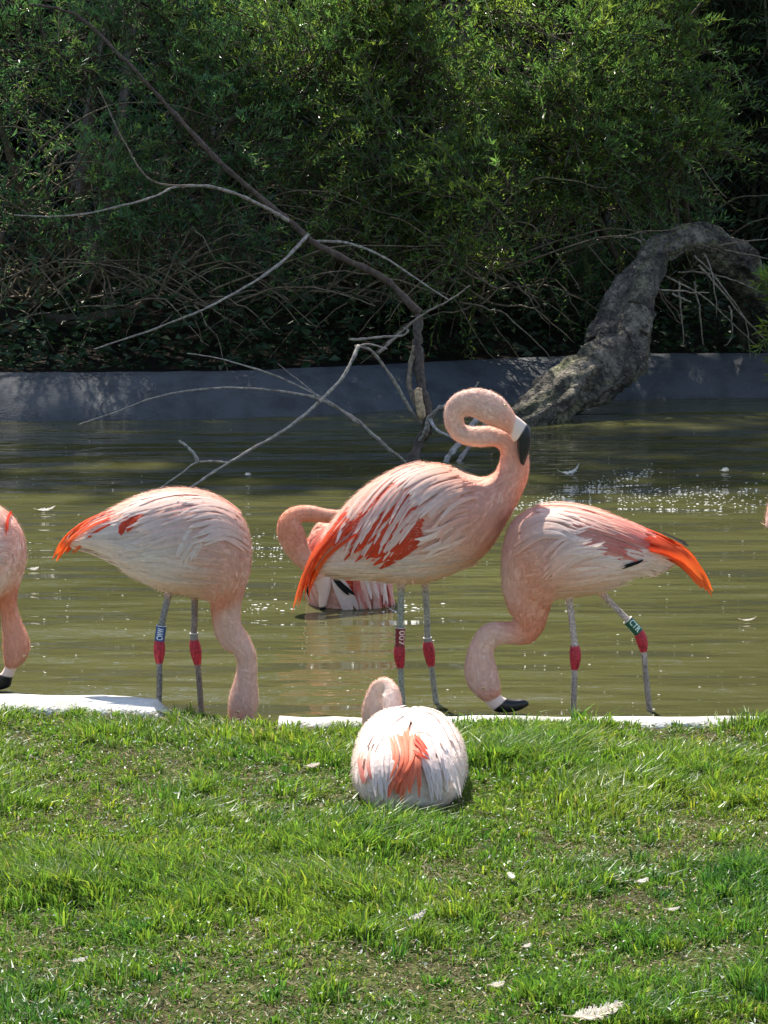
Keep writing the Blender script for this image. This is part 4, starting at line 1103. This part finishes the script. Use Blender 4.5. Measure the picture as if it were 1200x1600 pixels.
BG = 'bamboo clumps behind the pond'
def bamboo(x, y, seed, label):
    r = np.random.default_rng(seed)
    base = np.array([x, y, float(ground_z(np.array(x), np.array(y)))])
    root = thing('bamboo', label, 'bamboo', base, BG)
    for k in range(12):
        s0 = base + np.array([r.normal() * .3, r.normal() * .25, -.05])
        e = s0 + np.array([r.normal() * .35, -.2 + r.normal() * .25, 2.8 + r.random()])
        P = catmull(np.array([s0, (s0 + e) / 2 + r.normal(size=3) * .05, e]), 6)
        V, F = tube(P, np.linspace(.012, .004, len(P)), 6)
        tg = Geo(); tg.add(V, F, jit((.12, .12, .05), r, len(V), .1)); add('culm', tg.build('culm', [M_TWIG], base), root)
    g = Geo(); gt = Geo()
    for z, n in ((.9, 190), (1.5, 230), (2.2, 220), (3.0, 170)):
        sprays(g, gt, base + np.array([0, -.1, z]), n, (.55, .45, .5), r, nl=9, tw=(.2, .4), leafL=(.09, .15), leafW=.015, col=(.038, .062, .018), yel=.15, upb=-.25, out=.6)
    add('crown', g.build('crown', [M_LEAF2], base, smooth=False), root)
    o = add('twigs', gt.build('twigs', [M_TWIG], base), root); o['kind'] = 'stuff'
for i, (x, y) in enumerate([(1.75, 17.9), (2.5, 17.2), (3.3, 17.6), (4.2, 17.0)]):
    bamboo(x, y, 60 + i, ['dark bamboo clump just behind the rounded willow crown', 'dark bamboo clump behind the foot of the arched trunk', 'bamboo clump further along the bank past the arched trunk', 'bamboo clump at the far right end of the pond'][i])

# tall evergreen hedge closing the view; unseen upper tiers raised to shade the bank
HG = 'evergreen hedge bushes behind the fence'
hl = ['tall dark evergreen bush behind the left willow thicket', 'tall dark evergreen bush behind the middle willow', 'tall dark evergreen bush behind the rounded willow crown', 'tall dark evergreen bush behind the bamboo', 'tall dark evergreen bush beyond the left end of the pond', 'tall dark evergreen bush beyond the right end of the pond']
for i, x in enumerate((-2.1, 0.0, 2.1, 4.2, -4.2, 6.3)):
    shrub('evergreen_bush', hl[i], 'bush', (x, 19.4), [((x, 19.3, .9), (1.25, .7, .7), 420), ((x + .2, 19.4, 1.7), (1.25, .6, .7), 480), ((x - .1, 19.6, 2.7), (1.25, .7, .9), 420), ((x, 19.7, 3.9), (1.15, .6, .8), 300), ((x + .1, 19.7, 5.0), (1.15, .6, .8), 260), ((x, 19.7, 6.2), (1.1, .6, .7), 220), ((x + .1, 19.7, 7.2), (1.1, .5, .6), 200)],
          70 + i, HG, (.026, .05, .018), nl=11, leafL=(.10, .15), leafW=.06, yel=.05, mat=M_LEAF2, tw=(.25, .45), trunk_r=.05)

# unseen tall trees, crowns placed to shade the far half of the pond
TG = 'unseen shade trees behind the hedge'
tl = ['unseen shade tree behind the left willow thicket', 'unseen shade tree behind the middle willow', 'unseen shade tree behind the rounded willow crown', 'unseen shade tree behind the bamboo', 'unseen shade tree beyond the left end of the pond', 'unseen shade tree beyond the right end of the pond']
for i, x in enumerate((-3.2, -0.4, 2.3, 5.0, -6.2, 7.9)):
    yy = 20.2 + .5 * (i % 2)
    r = np.random.default_rng(300 + i)
    base = np.array([x, yy, float(ground_z(np.array(x), np.array(yy)))])
    root = thing('shade_tree', tl[i], 'tree', base, TG)
    P = catmull(np.array([base - [0, 0, .1], [x + .15, yy, 3.5], [x - .1, yy, 6.5], [x, yy, 12.2]]), 8)
    V, F = tube(wiggle(P, .02, r), np.linspace(.16, .04, len(P)), 12, .04, i)
    g = Geo(); g.add(V, F, (.13, .11, .085)); add('trunk', g.build('trunk', [M_BARK], base), root)
    g = Geo(); gt = Geo(); gl = Geo()
    for k in range(9):
        c = np.array([x + r.normal() * .95, yy - .3 + r.normal() * .6, 12.3 + r.normal() * .55])
        s0 = np.array([x, yy, 9.0 + r.random() * 1.5])
        V, F = tube(catmull(np.array([s0, (s0 + c) / 2 + r.normal(size=3) * .15, c]), 6), np.linspace(.05, .012, 13), 7)
        gl.add(V, F, (.13, .11, .085))
        sprays(g, gt, c, 66, (.85, .75, .7), r, nl=11, tw=(.3, .6), leafL=(.11, .17), leafW=.085, col=(.045, .085, .022), yel=.2, upb=.1)
    add('limbs', gl.build('limbs', [M_TWIG], base), root)
    add('crown', g.build('crown', [M_LEAF2], base, smooth=False), root)
    o = add('twigs', gt.build('twigs', [M_TWIG], base), root); o['kind'] = 'stuff'

# ivy and nettles in the shade on the bank
r = np.random.default_rng(81)
n = 14000
x = r.uniform(-4.5, 4.5, n); y = far_edge(x) + .45 + r.random(n) ** 1.3 * 2.6
h = r.random(n) ** 1.5 * .38 * (0.4 + fbm(x * 1.5, y * 1.5, 3))
b = np.stack([x, y, ground_z(x, y) + h + .02], -1)
d = norm(np.stack([r.normal(size=n), r.normal(size=n) - .6, .15 * r.normal(size=n) - .1], -1))
g = Geo()
V, F, C = leaf_batch(b, d, norm(np.array([0, 0, 1.0]) + .5 * r.normal(size=(n, 3))), .03 + .045 * r.random(n), .018 + .025 * r.random(n), jit((.028, .055, .02), r, n, .2))
g.add(V, [F], C)
add('ground_cover', g.build('ground_cover', [M_LEAF2], smooth=False), label='dark ivy and nettles on the shaded far bank', category='undergrowth', kind='stuff')

# wire fence in the shade
fy = 17.75
fz = float(ground_z(np.array(0.), np.array(fy)))
fr = thing('wire_fence', 'rusty chain-link wire fence in the shade behind the willows', 'fence', (0, fy, fz))
g = Geo()
for k in np.arange(-5, 5, .07):
    for sgn in (1, -1):
        a = np.array([k, 0, .03]); b = np.array([k + sgn * 1.1, 0.003 * sgn, 1.13])
        V, F = tube(np.array([a, (a + b) / 2, b]), .0016, 3); g.add(V, F, (.22, .20, .18))
o = add('wire_mesh', g.build('wire_mesh', [M_WIRE]), fr); o['kind'] = 'stuff'
for xk in np.arange(-4.5, 5, 1.8):
    V, F = tube(np.array([[xk, .02, -.2], [xk, .02, .5], [xk, .02, 1.25]]), .02, 8)
    g = Geo(); g.add(V, F, (.16, .13, .10)); add('post', g.build('post', [M_WIRE]), fr)

# ------------------------------------------------------------------ lawn grass
r = np.random.default_rng(91)
bare_px = [(150, 1495, .20, .10), (330, 1535, .22, .08), (830, 1440, .17, .11), (700, 1365, .10, .08), (620, 1520, .16, .09), (160, 1290, .12, .09), (480, 1215, .13, .07), (1000, 1420, .13, .08), (420, 1270, .12, .06),
           (1150, 1300, .12, .08), (900, 1330, .10, .06), (720, 1560, .2, .09), (380, 1590, .22, .08), (1000, 1500, .12, .06)]
tuft_px = [(830, 1190, .13, .10, 1.5, -.8), (1000, 1235, .05, .06, .85, 0), (690, 1245, .04, .05, .9, .1), (170, 1525, .035, .03, .9, .9), (210, 1455, .12, .07, .6, -.1), (460, 1400, .16, .09, .45, 0), (150, 1150, .12, .08, .5, .2),
           (420, 1160, .10, .06, .6, .7), (1180, 1385, .05, .08, .8, -.3), (940, 1390, .1, .06, .5, 0), (560, 1310, .14, .08, .5, 0), (880, 1240, .12, .08, .45, 0.1), (1090, 1200, .14, .08, .55, .2), (330, 1165, .08, .05, .5, .5), (60, 1260, .12, .06, .4, 0),
           (740, 1450, .05, .05, .5, -.2), (985, 1475, .05, .05, .6, -.2), (90, 1400, .12, .08, .4, 0), (520, 1560, .06, .04, .5, .2), (870, 1560, .12, .05, .5, 0), (1090, 1560, .12, .06, .4, 0)]
def blades(n, x0, x1, y0, y1):
    x = r.uniform(x0, x1, n)
    y = y0 + (near_edge(x) - np.where(x < x_l, .135, np.where(x < x_r, .06, .092)) + .03 * (fbm(x * 7, x * 0 + 3, 3) - .5) - y0) * r.random(n) ** 0.95
    dens = -0.75 + 2.6 * fbm(x * 3.4, y * 3.0, 4)
    hgt = 0.35 + 2.4 * np.clip(fbm(x * 4.6 + 40, y * 4.2, 3) - .32, 0, 1)
    cs = np.zeros(n)
    for px, py, rx, ry, *_ in bare_px:
        c = ground_pt(px, py, LAWN)
        q = np.exp(-((x - c[0]) / rx) ** 2 - ((y - c[1]) / (ry * 2.0)) ** 2)
        dens -= .6 * q; hgt *= 1 - .6 * q
    for px, py, rx, ry, k, cc in tuft_px:
        c = ground_pt(px, py, LAWN)
        q = np.exp(-((x - c[0]) / rx) ** 2 - ((y - c[1]) / (ry * 1.5)) ** 2)
        dens += 1.2 * q * k; hgt += 1.1 * q * k; cs += q * cc
    keep = r.random(n) < np.clip(dens, .15, 1)
    sb = ((x - US[4][0]) / .105) ** 2 + ((y - 6.76) / .27) ** 2 > 1
    keep &= sb
    return x[keep], y[keep], hgt[keep], cs[keep]

def blade_mesh(g, x, y, h, lean, w, cs):
    n = len(x)
    az = r.random(n) * math.pi
    sd_ = np.stack([np.cos(az), np.sin(az), 0 * az], -1) * w[:, None] / 2
    b = np.stack([x, y, ground_z(x, y) - .004], -1)
    up = np.array([0, 0, 1.0])
    m = b + up * (h * .62)[:, None] + np.c_[lean * .30, 0 * h]
    t = b + up * (h * (.95 - .25 * r.random(n)))[:, None] + np.c_[lean, 0 * h]
    V = np.stack([b - sd_, b + sd_, m + sd_ * .85, m - sd_ * .85, t], 1)
    k = np.arange(n)[:, None] * 5
    c = np.array([.112, .195, .030]) * (0.5 + .85 * r.random((n, 1)))
    yl = r.random((n, 1))
    c = np.where(yl < .15, c * np.array([1.8, 1.3, 1.2]), c)
    c = np.where(yl > .975, np.array([.24, .215, .11]), c)
    patch = 1.2 * (fbm(x * 1.7 + 5, y * 1.7, 3) - .5)[:, None] + cs[:, None] * .5
    c = c * (1 + patch * np.array([1.0, .5, .2]))
    g.add(V.reshape(-1, 3), [k + np.array([0, 1, 2, 3]), k + np.array([3, 2, 4])], np.repeat(np.clip(c, .008, .6), 5, 0))

def grass(name, n, x0, x1, y0, y1, wid, ntuft, **props):
    g = Geo()
    x, y, hg, cs = blades(n, x0, x1, y0, y1)
    n = len(x)
    h = np.clip(.023 * hg * (0.4 + 1.0 * r.random(n)), .005, .075)
    a = r.random(n) * 2 * math.pi
    lean = np.stack([np.cos(a), np.sin(a)], -1) * (h * (.2 + .9 * r.random(n)))[:, None]
    blade_mesh(g, x, y, h, lean, wid * (.6 + .8 * r.random(n)), cs)
    nm = int(n * .55)
    x = r.uniform(x0, x1, nm); y = y0 + (near_edge(x) - .14 - y0) * r.random(nm)
    ok = ((x - US[4][0]) / .105) ** 2 + ((y - 6.76) / .27) ** 2 > 1
    x, y = x[ok], y[ok]; nm = len(x)
    h = .005 + .011 * r.random(nm)
    a = r.random(nm) * 2 * math.pi
    blade_mesh(g, x, y, h, np.stack([np.cos(a), np.sin(a)], -1) * (h * (.5 + 1.2 * r.random(nm)))[:, None], wid * (.6 + .8 * r.random(nm)), np.full(nm, -.1))
    # tufts: blades fanning out of one root
    tx, ty, th_, tc = blades(ntuft, x0, x1, y0, y1)
    th_ = np.clip(th_, .3, 2.2)
    nb = (16 + 60 * r.random(len(tx)) ** 2 * np.clip(th_, .5, 1.6)).astype(int)
    own = np.repeat(np.arange(len(tx)), nb)
    n = len(own)
    a = r.random(n) * 2 * math.pi; q = np.sqrt(r.random(n))
    size = (.010 + .022 * r.random(len(tx)) ** 2 * th_)[own]
    x = tx[own] + np.cos(a) * q * size * 1.2; y = ty[own] + np.sin(a) * q * size * 1.2
    hk = (.018 + .040 * r.random(len(tx)) ** 1.5 * th_)[own]
    h = np.clip(hk * (.5 + .7 * r.random(n)), .008, .078)
    wind = fbm(tx * 2.2 + 3, ty * 2.2, 2)[own] * 9
    lean = np.stack([np.cos(a) + .5 * np.cos(wind), np.sin(a) + .5 * np.sin(wind)], -1) * (h * (.15 + .75 * q * r.random(n)))[:, None]
    ok = (((x - US[4][0]) / .10) ** 2 + ((y - 6.76) / .26) ** 2 > 1) & (y < near_edge(x) - np.where(x < x_l, .10, .062))
    x, y, h, lean, own = x[ok], y[ok], h[ok], lean[ok], own[ok]
    tint = r.normal(size=len(tx)) * .35
    blade_mesh(g, x, y, h, lean, wid * 1.15 * (.6 + .8 * r.random(len(x))), tc[own] + tint[own])
    add(name, g.build(name, [M_GRASS], smooth=False), **props)
grass('grass', 260000, -1.15, 1.15, 5.0, 7.4, .0027, 15000, label='short green lawn grass with tufts and worn patches', category='grass', kind='stuff')
grass('grass', 60000, -3.4, -1.15, 4.6, 7.4, .0042, 3500, label='lawn grass running on along the kerb past the diving flamingo', category='grass', kind='stuff')
grass('grass', 60000, 1.15, 3.4, 4.6, 7.4, .0042, 3500, label='lawn grass running on along the kerb past the feeding flamingo', category='grass', kind='stuff')
# dry bits of straw, clippings and clover between the blades
n = 46000
x = r.uniform(-1.3, 1.3, n); y = 5.0 + (near_edge(x) - .12 - 5.0) * r.random(n)
a = r.random(n) * 2 * math.pi
d = norm(np.stack([np.cos(a), np.sin(a), .25 * r.normal(size=n)], -1))
c = np.array([.30, .25, .14]) * (.5 + .8 * r.random((n, 1))); c = np.where(r.random((n, 1)) < .45, np.array([.09, .14, .03]) * (.7 + .6 * r.random((n, 1))), c)
V, F, C = leaf_batch(np.stack([x, y, ground_z(x, y) + .004 + .010 * r.random(n)], -1), d, norm(np.array([0, 0, 1.]) + .4 * r.normal(size=(n, 3))), .008 + .022 * r.random(n) ** 2, .0018 + .003 * r.random(n), c)
g = Geo(); g.add(V, [F], C)
n = 3200                                  # pale scraps among the blades, coloured to stand for sun glints
x = r.uniform(-1.2, 1.2, n); y = 5.0 + (near_edge(x) - .18 - 5.0) * r.random(n)
a = r.random(n) * 2 * math.pi
V, F, C = leaf_batch(np.stack([x, y, ground_z(x, y) + .010 + .022 * r.random(n)], -1), norm(np.stack([np.cos(a), np.sin(a), .4 * r.normal(size=n)], -1)), norm(np.array([0, 0, 1.]) + .5 * r.normal(size=(n, 3))),
                     .004 + .009 * r.random(n) ** 2, .002 + .003 * r.random(n), jit((.62, .64, .52), r, n, .12))
g.add(V, [F], C)
add('grass_litter_glints', g.build('grass_litter_glints', [M_LITTER], smooth=False), label='dry straw, clippings and pale painted glints among the lawn grass', category='litter', kind='stuff')

# ------------------------------------------------------------------ shed feathers
def feather(name, label, cat, px, py, z, L, wd, ang, col, seed, group, tilt=.1, curl=.15):
    r = np.random.default_rng(seed)
    c = ground_pt(px, py, z)
    M = 14; t = np.linspace(0, 1, M)
    d = np.array([math.cos(ang), math.sin(ang), tilt]); d /= np.linalg.norm(d)
    s_ = norm(np.cross(d, np.array([0, -.35, 1.0]))); nn = np.cross(s_, d)
    P = d * ((t - .5) * L)[:, None] + nn * (curl * L * (t - .5) ** 2 * 2)[:, None] + s_ * (.08 * L * np.sin(t * 3))[:, None]
    root = thing(name, label, cat, c, group)
    w = wd * np.where(t < .18, .03, np.sin(np.clip((t - .15) / .85, 0, 1) ** .7 * math.pi) ** .6 + .02)
    g = Geo()
    # vane: barbs as thin slivers on both sides so that the edge is frayed
    for sg in (-1, 1):
        k = 64
        tb = np.linspace(.16, .98, k)
        p0 = np.stack([np.interp(tb, t, P[:, q]) for q in range(3)], -1)
        ww = np.interp(tb, t, w) * (.8 + .35 * r.random(k)) / 2
        e = p0 + (s_ * sg * .85 + d * .55) * ww[:, None] + nn * (ww * .25 * r.normal(size=k))[:, None] + nn * (ww * .2)[:, None]
        hw = L / k * 1.15
        V = np.stack([p0 - d * hw, p0 + d * hw, e + d * hw * .7, e - d * hw * .7], 1)
        q = np.arange(k)[:, None] * 4
        g.add(V.reshape(-1, 3), [q + np.array([0, 1, 2, 3])], np.repeat(jit(col, r, k, .035), 4, 0))
    add('vane', g.build('vane', [M_FEATHER], smooth=False), root)
    V, F = tube(P + nn * .0006, np.linspace(.0012, .0004, M), 5)
    g = Geo(); g.add(V, F, (.75, .66, .52)); add('quill', g.build('quill', [M_FEATHER]), root)
FG = 'shed feathers on the lawn'
wh = (.86, .82, .76)
for i, (lb, px, py, L, wd, ang, col) in enumerate([
    ('large cream feather lying in the grass', 925, 1582, .105, .032, .35, (.84, .76, .64)),
    ('grey white feather with dark quill on a worn patch of lawn', 648, 1432, .060, .014, .9, (.66, .63, .58)),
    ('small white curled feather standing in thick grass', 798, 1370, .032, .013, 1.9, wh),
    ('short white feather in the grass beside a green tuft', 1002, 1376, .030, .012, .5, wh),
    ('broken white feather on bare soil by a leafy tuft', 122, 1500, .034, .012, .3, (.72, .68, .62)),
    ('cream oval feather on mossy lawn near the large feather', 775, 1538, .030, .014, .3, (.84, .78, .66)),
    ('thin white feather beside worn soil', 1050, 1420, .03, .008, .1, wh),
    ('pale downy feather near the lying flamingo', 487, 1196, .035, .016, .2, (.80, .72, .64)),
    ('tiny white feather in grass by the green tuft', 1131, 1240, .018, .009, .5, wh),
    ('small pale feather at the edge of the bare patch', 822, 1478, .022, .010, .7, (.8, .74, .66))]):
    feather('feather', lb, 'feather', px, py, LAWN + .022, L, wd, ang, col, 100 + i, FG, tilt=.12)
PG = 'white feathers floating on the pond'
for i, (lb, px, py, L, wd, ang) in enumerate([
    ('white feather with upturned end floating beyond the feeding flamingo', 890, 738, .085, .022, .1),
    ('round white down feather floating out past the feeding flamingo', 1131, 735, .035, .03, .3),
    ('small white feather floating before the dark bank wall', 530, 621, .06, .05, 1.2),
    ('white feather floating beside the tail of the diving flamingo', 70, 796, .075, .018, .1),
    ('small white feather floating between the two bird necks', 52, 889, .035, .016, .2),
    ('white down tuft floating near the bare branch tip', 386, 742, .03, .025, 1.0),
    ('thin white feather on the water near the coral tail tip', 1168, 968, .05, .008, .05)]):
    feather('floating_feather', lb, 'feather', px, py, .006, L, wd, ang, wh, 130 + i, PG, tilt=.12 if i != 0 else .3, curl=.25 if i != 0 else .6)

# bits of down, bubbles and foam on the water
r = np.random.default_rng(140)
def flecks(n, fx):
    px, py, sz = fx(n)
    P = ground_pt(px, py, .0015)
    a = np.arange(6) * math.pi / 3
    s_ = sz[:, None]
    V = np.concatenate([P[:, None] + np.stack([np.cos(a)[None] * s_ * 1.3, np.sin(a)[None] * s_, 0 * a[None] * s_], -1), P[:, None] + np.array([0, 0, 1.]) * (s_[..., None] * .3)], 1)
    k = np.arange(n)[:, None] * 7
    F = np.concatenate([k + np.array([j, (j + 1) % 6, 6]) for j in range(6)])
    return V.reshape(-1, 3), F
g = Geo()
def f_all(n):
    return r.uniform(-150, 1350, n), 665 + 480 * r.random(n) ** .8, .0010 + .0022 * r.random(n) ** 4
V, F = flecks(700, f_all); g.add(V, [F], (.75, .74, .66))
def f_r1(n):
    return np.clip(r.normal(1080, 75, n), 850, 1330), r.normal(775, 11, n), .0016 + .0030 * r.random(n) ** 2
V, F = flecks(300, f_r1); g.add(V, [F], (.82, .82, .78))
def f_r2(n):
    t = r.random(n); return 800 + 230 * t + r.normal(size=n) * 8, 795 - 62 * t + r.normal(size=n) * 5, .0014 + .0028 * r.random(n) ** 2
V, F = flecks(260, f_r2); g.add(V, [F], (.82, .82, .78))
def f_l(n):
    return r.uniform(380, 470, n), r.normal(860, 14, n), .0012 + .003 * r.random(n) ** 2
V, F = flecks(70, f_l); g.add(V, [F], (.82, .82, .78))
def f_b(n):
    return r.choice([r.uniform(405, 500), 600, 640], n) + r.normal(size=n) * 22, r.normal(950, 5, n), .0015 + .004 * r.random(n) ** 2
V, F = flecks(70, f_b); g.add(V, [F], (.82, .82, .78))
add('floating_flecks', g.build('floating_flecks', [M_LITTER], smooth=False), label='scattered white flecks of down and foam on the pond surface', category='foam', kind='stuff')
